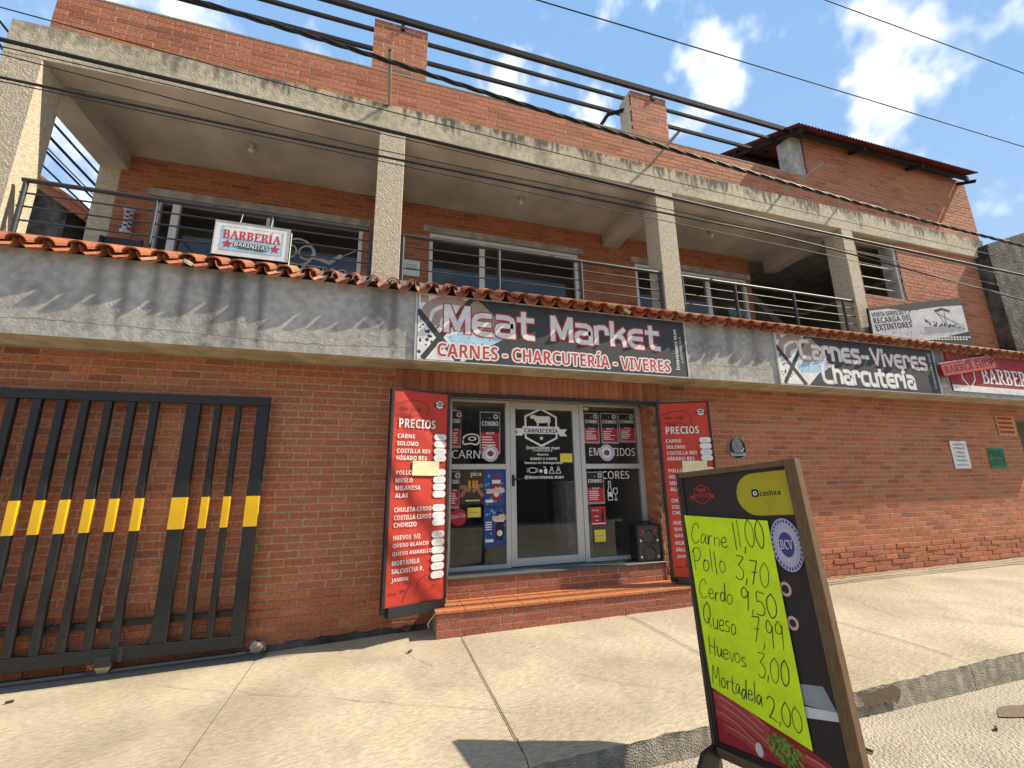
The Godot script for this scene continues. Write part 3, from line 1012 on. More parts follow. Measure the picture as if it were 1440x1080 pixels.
func make_building() -> void:
	var b := thing("brick_building", "two-storey red brick building with a columned balcony over a grey concrete band", "building")
	# ---- ground floor wall
	var door := Rect2(0.775, 0.0, 2.77, 2.67)
	var side_door := Rect2(11.62, 0.1, 1.4, 2.62)
	var lintel := Rect2(0.12, 2.672, 3.6, 0.262)
	var mb := MB.new()
	slab(mb, -4.2, 13.4, -0.25, 2.935, -0.25, 0.0, [door, side_door])
	var wall := put(mb, "ground_wall", M.mortar, b)
	lay(bond(-4.2, 13.4, 0.03, 2.93, [door, side_door, lintel]), 0.0, wall, M.brick, 300, 0.62)
	# bricks of the door jamb, seen edge on inside the opening
	var jamb := MB.new()
	for r in 31:
		var y := 0.42 + r * COURSE
		for k in 2:
			var za := -0.3 + k * 0.16 - (0.07 if r % 2 else 0.0)
			var zb := minf(za + 0.148, 0.0)
			za = maxf(za, -0.3)
			if zb - za > 0.02 and y < 2.63:
				jamb.col = brick_colour()
				jamb.box(Vector3(3.539, y, za), Vector3(3.58, y + 0.0625, zb - 0.001))
	stuff(put(jamb, "jamb_bricks", M.brick, wall))
	# ---- upright bricks over the shop door
	var bed := Node3D.new()
	bed.name = "door_lintel"
	b.add_child(bed)
	for i in 48:
		mb = MB.new()
		mb.col = brick_colour()
		var x := 0.125 + i * 0.0748
		mb.cbox(Vector3(x, 2.676, -0.03), Vector3(x + 0.0628, 2.932, rng.randf_range(0.006, 0.012)), 0.003)
		put(mb, "upright_brick", M.brick, bed)
	# ---- cement fillet along the foot of the wall
	mb = MB.new()
	for i in 16:
		var a := -1.05 + i * 0.1; var c := a + 0.1
		var ha := ground_y(a) + 0.05 + 0.012 * sin(i * 2.3); var hc := ground_y(c) + 0.05 + 0.012 * sin((i + 1) * 2.3)
		mb.quad(Vector3(a, ground_y(a) - 0.02, 0.06), Vector3(c, ground_y(c) - 0.02, 0.06), Vector3(c, hc, 0.025), Vector3(a, ha, 0.025))
		mb.quad(Vector3(a, ha, 0.025), Vector3(c, hc, 0.025), Vector3(c, hc, 0), Vector3(a, ha, 0))
	put(mb, "cement_fillet", M.dark_cement, b)
	# ---- the grey band and its underside
	mb = MB.new()
	mb.quad(Vector3(-4.3, 2.938, 0.42), Vector3(12.7, 2.938, 0.42), Vector3(12.7, 3.735, 0.42), Vector3(-4.3, 3.735, 0.42))
	put(mb, "concrete_band", M.fascia, b)
	for q in [[-4.2, 3.06, 0.29], [3.95, 3.12, 5.3]]:
		mb = MB.new()
		mb.col = Color.WHITE
		var line := []
		var cx: float = q[0]
		while cx < q[2]:
			line.append(Vector2(cx, q[1] + rng.randf_range(-0.008, 0.008) + 0.025 * sin(cx * 1.7)))
			cx += rng.randf_range(0.03, 0.09)
		mb.ribbon(line, 0.0035, 0.4212)
		put(mb, "crack", M.stain, b)
	mb = MB.new()
	mb.box(Vector3(-4.3, 2.9385, -0.3), Vector3(12.7, 3.62, 0.4195))
	mb.box(Vector3(-4.3, 3.62, -0.3), Vector3(12.7, 3.734, 0.4195))
	put(mb, "band_core", M.soffit, b)
	mb = MB.new()
	mb.box(Vector3(-3.9, 3.735, -0.05), Vector3(11.56, 3.985, 0.148))
	put(mb, "balcony_kerb", M.plaster, b)
	# ---- roof tiles along the band: covers over troughs
	mb = MB.new()
	mb.quad(Vector3(-4.3, 3.737, 0.41), Vector3(12.7, 3.737, 0.41), Vector3(12.7, 3.87, 0.15), Vector3(-4.3, 3.87, 0.15))
	put(mb, "tile_bed", M.mortar, b)
	var slope := (Vector3(0, 3.742, 0.53) - Vector3(0, 3.945, 0.145)).normalized()
	var up := Vector3(0, slope.z, -slope.y).normalized()
	var x := -4.2
	while x < 12.6:
		for kind in 2:
			mb = MB.new()
			var t := rng.randf()
			mb.col = Color(0.46, 0.155, 0.062).lerp(Color(0.33, 0.11, 0.055), t)
			if rng.randf() < 0.15:
				mb.col = Color(0.5, 0.24, 0.12)
			var cx := x + (0.0 if kind == 0 else 0.106) + rng.randf_range(-0.006, 0.006)
			var len := 0.435 + rng.randf_range(-0.012, 0.02)
			var r0 := 0.058
			var r1 := 0.074
			var lift := 0.0 if kind == 1 else 0.018
			var prev := []
			for s in 3:
				var ring := []
				var f := s / 2.0
				var r := lerpf(r0, r1, f) if kind == 0 else lerpf(0.08, 0.084, f)
				for a in 7:
					var ang := PI * a / 6.0
					var h := sin(ang) * r * 0.75 if kind == 0 else (0.035 - sin(ang) * (0.06 + 0.03 * f))
					var p: Vector3 = Vector3(cx, 3.945, 0.145) + slope * (len * f) + up * (h + lift) + Vector3(cos(ang) * r, 0, 0)
					ring.append(p)
				if s > 0:
					for a in 6:
						mb.quad(prev[a + 1], prev[a], ring[a], ring[a + 1])
						var q := up * -0.013
						mb.quad(ring[a + 1] + q, ring[a] + q, prev[a] + q, prev[a + 1] + q)
						if s == 2:
							mb.quad(ring[a] + q, ring[a + 1] + q, ring[a + 1], ring[a])
				prev = ring
			put(mb, "roof_tile", M.tile, b)
		x += 0.2122
	# ---- balcony columns, beams and ceiling
	for p in [[-3.9, -3.571], [-0.213, 0.103], [3.83, 4.15], [7.72, 7.985]]:
		mb = MB.new()
		mb.cbox(Vector3(p[0], 3.7, -0.17), Vector3(p[1], 5.992, 0.1495), 0.006)
		put(mb, "pillar", M.render, b)
		mb = MB.new()
		mb.box(Vector3(p[0], 5.96, -1.5), Vector3(p[1], 6.2, -0.171))
		put(mb, "cross_beam", M.ceiling, b)
	mb = MB.new()
	mb.quad(Vector3(-3.9, 5.993, 0.15), Vector3(11.85, 5.993, 0.15), Vector3(11.85, 6.418, 0.15), Vector3(-3.9, 6.418, 0.15))
	put(mb, "beam_face", M.beam, b)
	mb = MB.new()
	mb.box(Vector3(-3.899, 5.9935, -0.17), Vector3(11.849, 6.4175, 0.1495))
	put(mb, "beam", M.ceiling, b)
	mb = MB.new()
	mb.box(Vector3(-3.9, 5.97, -1.85), Vector3(-3.62, 6.417, -0.172))
	mb.box(Vector3(-3.9, 3.7, -1.85), Vector3(-3.66, 5.969, -1.5))
	put(mb, "side_beam", M.render, b)
	mb = MB.new()
	mb.box(Vector3(-3.62, 6.201, -1.5), Vector3(8.0, 6.24, -0.171))
	put(mb, "balcony_ceiling", M.ceiling, b)
	mb = MB.new()
	mb.box(Vector3(-3.9, 6.24, -7), Vector3(11.85, 6.417, -0.171))
	put(mb, "roof_slab", M.plaster, b)
	mb = MB.new()
	mb.box(Vector3(-3.9, 3.64, -1.5), Vector3(8.0, 3.7, -0.05))
	put(mb, "balcony_floor", M.plaster, b)
	# ---- the wall at the back of the balcony
	var holes := [Rect2(-3.2, 3.7, 2.76, 1.92), Rect2(0.6, 3.7, 2.7, 2.0), Rect2(4.5, 4.5, 0.47, 1.21), Rect2(5.2, 3.7, 1.98, 2.0)]
	mb = MB.new()
	slab(mb, -3.66, 7.3, 3.7, 6.2, -1.7, -1.5, holes)
	var back := put(mb, "balcony_wall", M.mortar_upper, b)
	lay(bond(-3.65, 7.3, 3.71, 6.2, holes, 0.011), -1.5, back, M.brick)
	balcony_window(b, -3.2, -0.44, 3.7, 5.62, -1.5, [-2.95, -1.76])
	balcony_window(b, 0.6, 3.3, 3.7, 5.7, -1.5, [1.5])
	balcony_window(b, 4.5, 4.97, 4.5, 5.71, -1.5, [])
	balcony_window(b, 5.2, 7.18, 3.7, 5.7, -1.5, [6.2])
	room(b, "upper_room", Vector3(-3.6, 3.7, -5.5), Vector3(-0.1, 6.18, -1.7), M.room_paint)
	room(b, "upper_room", Vector3(0.1, 3.7, -5.5), Vector3(7.25, 6.18, -1.7), M.room_paint)
	# stairwell at the end of the balcony: a dark recess with the sloping underside of a flight
	mb = MB.new()
	mb.box(Vector3(7.24, 3.7, -3.6), Vector3(7.3, 6.2, -1.71))
	mb.box(Vector3(7.3, 3.7, -3.66), Vector3(11.8, 6.2, -3.6))
	mb.box(Vector3(11.5, 3.7, -3.6), Vector3(11.56, 6.2, -0.16))
	mb.box(Vector3(7.3, 3.64, -3.6), Vector3(11.56, 3.7, -0.16))
	put(mb, "stairwell", M.room_paint, b)
	mb = MB.new()
	mb.bar(Vector3(7.5, 6.1, -2.6), Vector3(9.8, 4.2, -2.6), 1.0, 0.16, Vector3(0.6, 0.75, 0))
	put(mb, "stair_flight", M.plaster, b)
	# ---- brick bay beside the last column, with a barred opening
	var hole := Rect2(8.1, 4.8, 1.07, 1.15)
	mb = MB.new()
	slab(mb, 7.986, 11.56, 3.7, 5.992, -0.15, 0.09, [hole])
	var bay := put(mb, "bay_wall", M.mortar_upper, b)
	lay(bond(7.986, 11.56, 3.98, 5.99, [hole]), 0.09, bay, M.brick)
	mb = MB.new()
	mb.box(Vector3(9.08, 4.8, -0.14), Vector3(9.168, 5.94, 0.075))
	put(mb, "opening_jamb", M.plaster, b)
	for y in [5.68, 5.42, 5.18, 4.98]:
		mb = MB.new()
		mb.tube([Vector3(8.1, y, 0.03), Vector3(9.09, y, 0.03)], 0.01, 6)
		put(mb, "window_bar", M.galvanised, b)
	# ---- brick parapet with two piers
	mb = MB.new()
	mb.box(Vector3(-3.62, 6.418, -0.02), Vector3(11.85, 6.95, 0.118))
	var par := put(mb, "parapet", M.mortar, b)
	lay(bond(-3.62, 11.85, 6.425, 6.955), 0.118, par, M.brick)
	mb = MB.new()
	mb.box(Vector3(-3.63, 6.952, -0.03), Vector3(7.19, 6.97, 0.126))
	put(mb, "coping", M.mortar, b)
	for p in [[-0.37, 0.34], [3.56, 4.235]]:
		mb = MB.new()
		mb.box(Vector3(p[0], 6.973, -0.2), Vector3(p[1], 7.79, 0.121))
		var pier := put(mb, "parapet_pier", M.render, b)
		lay(bond(p[0], p[1], 6.98, 7.79), 0.121, pier, M.brick)
	# ---- railings
	railing(b, -3.5, -0.22, [-3.47, -2.39, -1.3, -0.24])
	railing(b, 0.11, 3.82, [0.135, 1.35, 2.525, 3.79])
	railing(b, 4.16, 7.7, [4.185, 5.165, 6.355, 7.46])
	# ---- the dark doorway at the far end
	room(b, "side_passage", Vector3(11.63, 0.1, -3), Vector3(13.0, 2.71, -0.26), M.room_paint)
	# ---- hardware on the building
	for l in [[Vector3(-1.9, 6.2, -0.8), "unlit bulb on the balcony ceiling over the barber sign"], [Vector3(2.0, 6.2, -0.86), "unlit bulb on the balcony ceiling over the middle window"], [Vector3(5.77, 6.2, -0.82), "unlit bulb on the balcony ceiling in the bay beside the stairs"]]:
		var lamp := thing("ceiling_bulb", l[1], "light bulb", l[0], "bulbs on the balcony ceiling")
		mb = MB.new()
		mb.lathe([[0.0, 0.0], [0.055, 0.0], [0.055, -0.02], [0.035, -0.045], [0.0, -0.045]], Vector3.ZERO, 14)
		put(mb, "holder", M.plaster, lamp)
		mb = MB.new()
		mb.lathe([[0.018, -0.045], [0.02, -0.06], [0.038, -0.09], [0.036, -0.115], [0.018, -0.13], [0.0, -0.133]], Vector3.ZERO, 14)
		put(mb, "bulb", M.white_print, lamp)
	for s in [[-0.12, 6.43, 0.78, "pale rusty drain spout sticking out below the parapet pier nearer the barber sign"], [3.79, 6.41, 0.72, "grey drain spout sticking out beside the second parapet pier"], [6.5, 6.5, 0.76, "long grey drain spout sticking out below the tin-roofed rooftop house"], [7.78, 6.46, 0.42, "short grey drain spout above the end column of the balcony"]]:
		mb = MB.new()
		mb.tube([Vector3(s[0], s[1], 0.1), Vector3(s[0] - 0.01, s[1] - 0.015, 0.12 + s[2])], 0.021, 10, false)
		mb.tube([Vector3(s[0] - 0.01, s[1] - 0.015, 0.12 + s[2]), Vector3(s[0], s[1], 0.1)], 0.017, 10, false)
		tag(put(mb, "drain_spout", M.galvanised), s[3], "pipe", "drain spouts along the roof edge")
	for s in [[7.865, 0.14, 0.085, 0.05, "thick dark steel tube lying on top of the brick parapet piers"], [7.86, -0.1, 0.045, 0.04, "thin dark steel tube running into the sides of the parapet piers"], [7.85, -0.38, 0.055, 0.04, "dark steel tube running just behind the parapet piers"]]:
		mb = MB.new()
		mb.bar(Vector3(-6.5, s[0], s[1]), Vector3(7.0, s[0], s[1]), s[3], s[2])
		tag(put(mb, "steel_tube", M.rust_steel), s[4], "steel tube", "steel tubes over the roof terrace")
	for q in [0.0, 3.97]:
		mb = MB.new()
		mb.bar(Vector3(q, 7.8, 0.13), Vector3(q, 7.69, 0.15), 0.05, 0.03)
		put(mb, "tube_bracket", M.rust_steel, b)
	mb = MB.new()
	mb.tube([Vector3(3.6, 7.62, -0.08), Vector3(3.33, 7.56, -0.2), Vector3(3.15, 7.25, -0.2)], 0.032, 6)
	put(mb, "tube_brace", M.rust_steel, b)
	# ---- the room on the roof, under a corrugated sheet
	var h := thing("rooftop_house", "brick rooftop room under a rusty red corrugated tin roof", "building")
	mb = MB.new()
	mb.box(Vector3(7.2, 6.955, -0.15), Vector3(11.85, 7.86, 0.118))
	var hw := put(mb, "wall", M.mortar_upper, h)
	lay(bond(7.2, 11.85, 6.96, 7.86), 0.118, hw, M.brick)
	mb = MB.new()
	mb.box(Vector3(6.93, 6.973, -0.17), Vector3(7.199, 7.8, 0.1))
	put(mb, "post", M.plaster, h)
	mb = MB.new()
	mb.box(Vector3(6.2, 6.4, -1.9), Vector3(11.9, 8.7, -1.75))
	put(mb, "back_wall", M.clay, h)
	mb = MB.new()
	var ridges := 64
	for i in ridges * 4:
		var a := 6.75 + 4.95 * i / (ridges * 4.0); var c := 6.75 + 4.95 * (i + 1) / (ridges * 4.0)
		var ya := 0.016 * sin(TAU * i / 4.0 + 0.4); var yc := 0.016 * sin(TAU * (i + 1) / 4.0 + 0.4)
		var f := Vector3(0, 7.72, 0.44); var k := Vector3(0, 9.0, -2.3)
		var rise := 0.02 * (a - 6.75)
		mb.quad(f + Vector3(a, ya + rise, 0), f + Vector3(c, yc + rise, 0), k + Vector3(c, yc, 0), k + Vector3(a, ya, 0))
		mb.quad(f + Vector3(c, yc + rise - 0.004, 0), f + Vector3(a, ya + rise - 0.004, 0), k + Vector3(a, ya - 0.004, 0), k + Vector3(c, yc - 0.004, 0))
	var rf := put(mb, "roof", M.roof_sheet, h)
	for y in [[7.745, 0.26], [8.3, -0.95]]:
		mb = MB.new()
		mb.bar(Vector3(6.78, y[0] - 0.02, y[1]), Vector3(11.68, y[0] + 0.05, y[1]), 0.05, 0.08)
		put(mb, "purlin", M.rust_steel, rf)
	for xx in [6.85, 8.4, 10.0, 11.6]:
		mb = MB.new()
		mb.bar(Vector3(xx, 7.62, 0.4), Vector3(xx, 8.78, -2.1), 0.05, 0.06)
		put(mb, "rafter", M.rust_steel, rf)
	# ---- the stained concrete wall between this building and the next
	var pw := thing("party_wall", "black-stained bare concrete end wall rising beside the brick bay", "wall")
	mb = MB.new()
	mb.poly(PackedVector2Array([Vector2(11.565, 2.95), Vector2(13.4, 2.95), Vector2(13.4, 6.8), Vector2(13.05, 6.72), Vector2(11.62, 6.22), Vector2(11.565, 6.1)]), -1.2, 0.31)
	put(mb, "wall_body", M.dark_cement, pw)


func make_shopfront() -> void:
	var z := -0.3
	# ---- brick step in front of the door
	var st := thing("entrance_step", "low brick step with orange clay tiles in front of the glass shop door", "step")
	var mb := MB.new()
	mb.box(Vector3(0.62, 0.0, -0.05), Vector3(3.6, 0.375, 0.3735))
	put(mb, "core", M.mortar, st)
	for r in 3:
		var y := 0.158 + r * 0.0735
		var x := 0.61 - (0.12 if r % 2 else 0.0)
		while x < 3.6:
			var a := maxf(x, 0.612); var c := minf(x + 0.25, 3.605)
			if c - a > 0.03:
				mb = MB.new()
				mb.col = Color(0.37, 0.105, 0.065).lerp(Color(0.46, 0.15, 0.09), rng.randf())
				mb.cbox(Vector3(a, y, 0.33), Vector3(c, y + 0.0625, 0.376 + rng.randf() * 0.004), 0.003)
				put(mb, "brick", M.brick, st)
			x += 0.262
	var x := 0.60
	for i in 10:
		mb = MB.new()
		mb.box(Vector3(x, 0.3755, -0.004), Vector3(x + 0.296, 0.398, 0.392))
		put(mb, "floor_tile", M.floor_tile, st)
		x += 0.3015
	for r in 3:
		var y := 0.4 + r * 0.0665
		var q := 0.78 - (0.12 if r % 2 else 0.0)
		while q < 3.53:
			var a := maxf(q, 0.78); var c := minf(q + 0.25, 3.535)
			if c - a > 0.03:
				mb = MB.new()
				mb.col = Color(0.37, 0.105, 0.06).lerp(Color(0.46, 0.15, 0.085), rng.randf())
				mb.cbox(Vector3(a, y, -0.06), Vector3(c, y + 0.056, -0.008 + rng.randf() * 0.003), 0.003)
				put(mb, "brick", M.brick, st)
			q += 0.262
	mb = MB.new()
	mb.box(Vector3(0.777, 0.375, -0.4), Vector3(3.538, 0.597, -0.0095))
	put(mb, "riser_core", M.mortar, st)
	mb = MB.new()
	mb.cbox(Vector3(0.777, 0.598, -0.4), Vector3(3.538, 0.622, 0.012), 0.004)
	put(mb, "granite_sill", M.granite, st)
	# ---- shop room behind the glass
	var s := thing("glazed_shopfront", "aluminium shopfront with a glass door between two divided windows", "shopfront")
	room(s, "shop_room", Vector3(0.6, 0.6, -4.5), Vector3(3.75, 2.9, -0.42), M.room_paint)
	mb = MB.new()
	mb.box(Vector3(0.776, 2.6, -0.6), Vector3(3.536, 2.9, -0.41))
	put(mb, "head_panel", M.room_paint, s)
	var d := [z - 0.05, z + 0.02]
	var add := func(x0: float, y0: float, x1: float, y1: float, lo: float, hi: float) -> void:
		var f := MB.new()
		f.cbox(Vector3(x0, y0, lo), Vector3(x1, y1, hi), 0.003)
		put(f, "frame", M.aluminium, s)
	add.call(0.778, 0.623, 0.838, 2.668, d[0], d[1])
	add.call(1.528, 0.623, 1.588, 2.668, d[0], d[1])
	add.call(2.58, 0.623, 2.64, 2.668, d[0], d[1])
	add.call(3.476, 0.623, 3.537, 2.668, d[0], d[1])
	for q in [[0.8385, 1.5275], [2.6405, 3.4755]]:
		add.call(q[0], 0.623, q[1], 0.668, d[0], d[1])
		add.call(q[0], 1.79, q[1], 1.855, d[0], d[1])
		add.call(q[0], 2.64, q[1], 2.668, d[0], d[1])
		for v in [[0.6685, 1.7895], [1.8555, 2.6395]]:
			mb = MB.new()
			mb.rect(q[0], v[0], q[1], v[1], z - 0.02)
			put(mb, "pane", M.glass, s)
	mb = MB.new()
	mb.box(Vector3(1.5885, 2.66, d[0]), Vector3(2.5795, 2.668, d[1]))
	put(mb, "frame", M.aluminium, s)
	var leaf := Node3D.new()
	leaf.name = "door"
	s.add_child(leaf)
	for q in [[1.592, 0.63, 1.665, 2.655], [2.48, 0.63, 2.576, 2.655], [1.6655, 0.63, 2.4795, 0.72], [1.6655, 2.57, 2.4795, 2.655]]:
		mb = MB.new()
		mb.cbox(Vector3(q[0], q[1], z - 0.035), Vector3(q[2], q[3], z + 0.012), 0.003)
		put(mb, "stile", M.aluminium, leaf)
	mb = MB.new()
	mb.rect(1.665, 0.72, 2.48, 2.57, z - 0.02)
	put(mb, "glass", M.glass, leaf)
	mb = MB.new()
	mb.box(Vector3(1.605, 1.58, z + 0.013), Vector3(1.64, 1.72, z + 0.022))
	mb.tube([Vector3(1.62, 1.665, z + 0.022), Vector3(1.62, 1.665, z + 0.06), Vector3(1.73, 1.663, z + 0.065)], 0.011, 8)
	put(mb, "handle", M.black_plastic, leaf)
	# white film lettering stuck on the glass
	var zf := z - 0.016
	badge(leaf, Vector2(2.03, 2.335), 0.52, zf, M.white_print, M.white_print, M.black_print)
	for t in [["Inversiones man", 1.815, 2.044, 0.47, 0.045], ["J-409503526-6", 1.90, 2.012, 0.28, 0.026], ["Horario:", 1.965, 1.963, 0.16, 0.032], ["8:00AM A 4:00PM", 1.87, 1.905, 0.37, 0.034], ["Normas de Bioseguridad", 1.79, 1.845, 0.53, 0.042], ["@inversiones.man", 1.785, 1.662, 0.54, 0.05]]:
		words(t[0], Vector3(t[1], t[2], zf), Vector2(t[3], t[4]), M.white_print, leaf, "Droid Sans", 700)
	mb = MB.new()
	mb.ribbon(Array(rounded(1.85, 1.745, 1.945, 1.805, 0.02, 3)), 0.008, zf, true)
	mb.ribbon([Vector2(1.85, 1.775), Vector2(1.82, 1.80), Vector2(1.82, 1.75)], 0.006, zf, true)
	mb.ribbon([Vector2(1.945, 1.775), Vector2(1.97, 1.80), Vector2(1.97, 1.75)], 0.006, zf, true)
	mb.rect(2.055, 1.73, 2.10, 1.79, zf)
	mb.ribbon([Vector2(2.075, 1.79), Vector2(2.075, 1.815), Vector2(2.045, 1.815)], 0.008, zf + 0.0005)
	mb.disc(Vector2(2.01, 1.765), 0.022, zf, 12)
	for q in [2.16, 2.255]:
		mb.ring(Vector2(q, 1.80), 0.012, 0.02, zf, 14)
		mb.ribbon([Vector2(q - 0.035, 1.735), Vector2(q - 0.02, 1.775), Vector2(q + 0.02, 1.775), Vector2(q + 0.035, 1.735)], 0.008, zf, true)
	put(mb, "hygiene_icons", M.white_print, leaf)
	words("CARNES", Vector3(0.845, 1.925, zf), Vector2(0.52, 0.1), M.white_print, s, "Droid Sans", 400)
	words("EMBUTIDOS", Vector3(2.72, 1.965, zf), Vector2(0.71, 0.105), M.white_print, s, "Droid Sans", 400)
	words("LICORES", Vector3(2.78, 1.655, zf), Vector2(0.53, 0.1), M.white_print, s, "Droid Sans", 400)
	# steak and bottle drawn in white film
	mb = MB.new()
	var steak := []
	for q in [[-0.1, 0.0], [-0.085, 0.04], [-0.02, 0.07], [0.06, 0.065], [0.1, 0.035], [0.1, -0.03], [0.06, -0.06], [0.0, -0.045], [-0.07, -0.055], [-0.1, -0.04]]:
		steak.append(Vector2(1.085 + q[0], 2.155 + q[1]))
	mb.ribbon(curve(steak + [steak[0]], 3), 0.018, zf)
	mb.ring(Vector2(1.1, 2.17), 0.03, 0.055, zf + 0.0006, 16, 0.5)
	put(mb, "steak_drawing", M.white_print, s)
	mb = MB.new()
	mb.ribbon(pairs([2.965, 1.375, 2.965, 1.5, 2.98, 1.535, 2.98, 1.62, 3.01, 1.62, 3.01, 1.535, 3.03, 1.5, 3.03, 1.375]), 0.01, zf, true)
	mb.rect(2.972, 1.42, 3.022, 1.48, zf)
	mb.ribbon(pairs([3.055, 1.53, 3.05, 1.47, 3.08, 1.445, 3.11, 1.47, 3.105, 1.53]), 0.009, zf, true)
	mb.ribbon(pairs([3.08, 1.445, 3.08, 1.38]), 0.009, zf + 0.0005)
	mb.ribbon(pairs([3.055, 1.378, 3.105, 1.378]), 0.009, zf)
	put(mb, "bottle_drawing", M.white_print, s)
	make_posters(z)
	make_speaker()
	# things standing in the dim shop
	var stand := thing("display_stand", "dark post on a wide black foot just inside the left shop window", "stand", Vector3(1.2, 0.6, -0.75))
	mb = MB.new()
	mb.poly(PackedVector2Array([Vector2(-0.24, 0), Vector2(0.24, 0), Vector2(0.12, 0.24), Vector2(-0.12, 0.24)]), -0.15, 0.15)
	put(mb, "foot", M.black_plastic, stand)
	mb = MB.new()
	mb.box(Vector3(-0.045, 0.24, -0.04), Vector3(0.045, 1.9, 0.04))
	put(mb, "post", M.black_plastic, stand)
	var fr := thing("display_counter", "pale counter panel standing inside the right shop window", "counter", Vector3(2.95, 0.6, -0.9))
	mb = MB.new()
	mb.cbox(Vector3(-0.34, 0, -0.5), Vector3(0.05, 1.0, 0.0), 0.01)
	put(mb, "panel", M.plaster, fr)
	mb = MB.new()
	mb.cbox(Vector3(-0.36, 1.001, -0.52), Vector3(0.3, 1.03, 0.02), 0.006)
	put(mb, "worktop", M.aluminium, fr)
	mb = MB.new()
	mb.bar(Vector3(0.14, 0, -0.2), Vector3(0.06, 1.0, -0.2), 0.03, 0.03)
	put(mb, "leg", M.aluminium, fr)


func sheet(called: String, label: String, category: String, group: String, x0: float, y0: float, x1: float, y1: float, z: float, m: Material) -> Node3D:
	var o := thing(called, label, category, Vector3((x0 + x1) / 2, y0, z), group)
	var mb := MB.new()
	mb.box(Vector3(-(x1 - x0) / 2, 0, -0.0008), Vector3((x1 - x0) / 2, y1 - y0, 0))
	put(mb, "paper", m, o)
	return o


func combo(x0: float, y0: float, x1: float, y1: float, z: float, label: String) -> void:
	var o := sheet("combo_poster", label, "poster", "combo posters on the shop glass", x0, y0, x1, y1, z, M.plastic_sleeve)
	var w := x1 - x0
	var h := y1 - y0
	var mb := MB.new()
	mb.rect(-w * 0.46, h * 0.5, w * 0.46, h * 0.97, 0.001)
	put(mb, "black_header", M.black_print, o)
	mb = MB.new()
	mb.rect(-w * 0.44, h * 0.06, w * 0.44, h * 0.5, 0.002)
	put(mb, "red_panel", M.poster_red, o)
	words("COMBO", Vector3(-w * 0.4, h * 0.66, 0.003), Vector2(w * 0.8, h * 0.11), M.white_print, o)
	words("INCLUYE", Vector3(-w * 0.2, h * 0.46, 0.003), Vector2(w * 0.4, h * 0.05), M.white_print, o)
	mb = MB.new()
	for i in 5:
		mb.rect(-w * 0.38, h * (0.38 - i * 0.062), -w * 0.38 + w * rng.randf_range(0.35, 0.66), h * (0.405 - i * 0.062), 0.003)
	put(mb, "printed_lines", M.white_print, o)
	mb = MB.new()
	mb.ring(Vector2(w * 0.28, h * 0.88), 0.014, 0.034, 0.003, 16)
	mb.disc(Vector2(-w * 0.02, h * 0.85), 0.008, 0.003, 8)
	put(mb, "round_seal", M.silver_print, o)


func bank_sticker(x: float, y: float, r: float, z: float, label: String) -> void:
	var o := thing("round_sticker", label, "sticker", Vector3(x, y - r, z), "round stickers on the shop glass")
	var mb := MB.new()
	mb.disc(Vector2(0, r), r, 0.0, 28)
	put(mb, "disc", M.white_print, o)
	mb = MB.new()
	mb.ring(Vector2(0, r), r * 0.72, r * 0.9, 0.001, 28)
	put(mb, "ring", M.lilac, o)
	mb = MB.new()
	mb.disc(Vector2(0, r), r * 0.36, 0.001, 18)
	put(mb, "centre", M.violet, o)
	words("BCV", Vector3(-r * 0.46, r * 0.82, 0.002), Vector2(r * 0.92, r * 0.36), M.barber_red, o, "Droid Serif", 700)


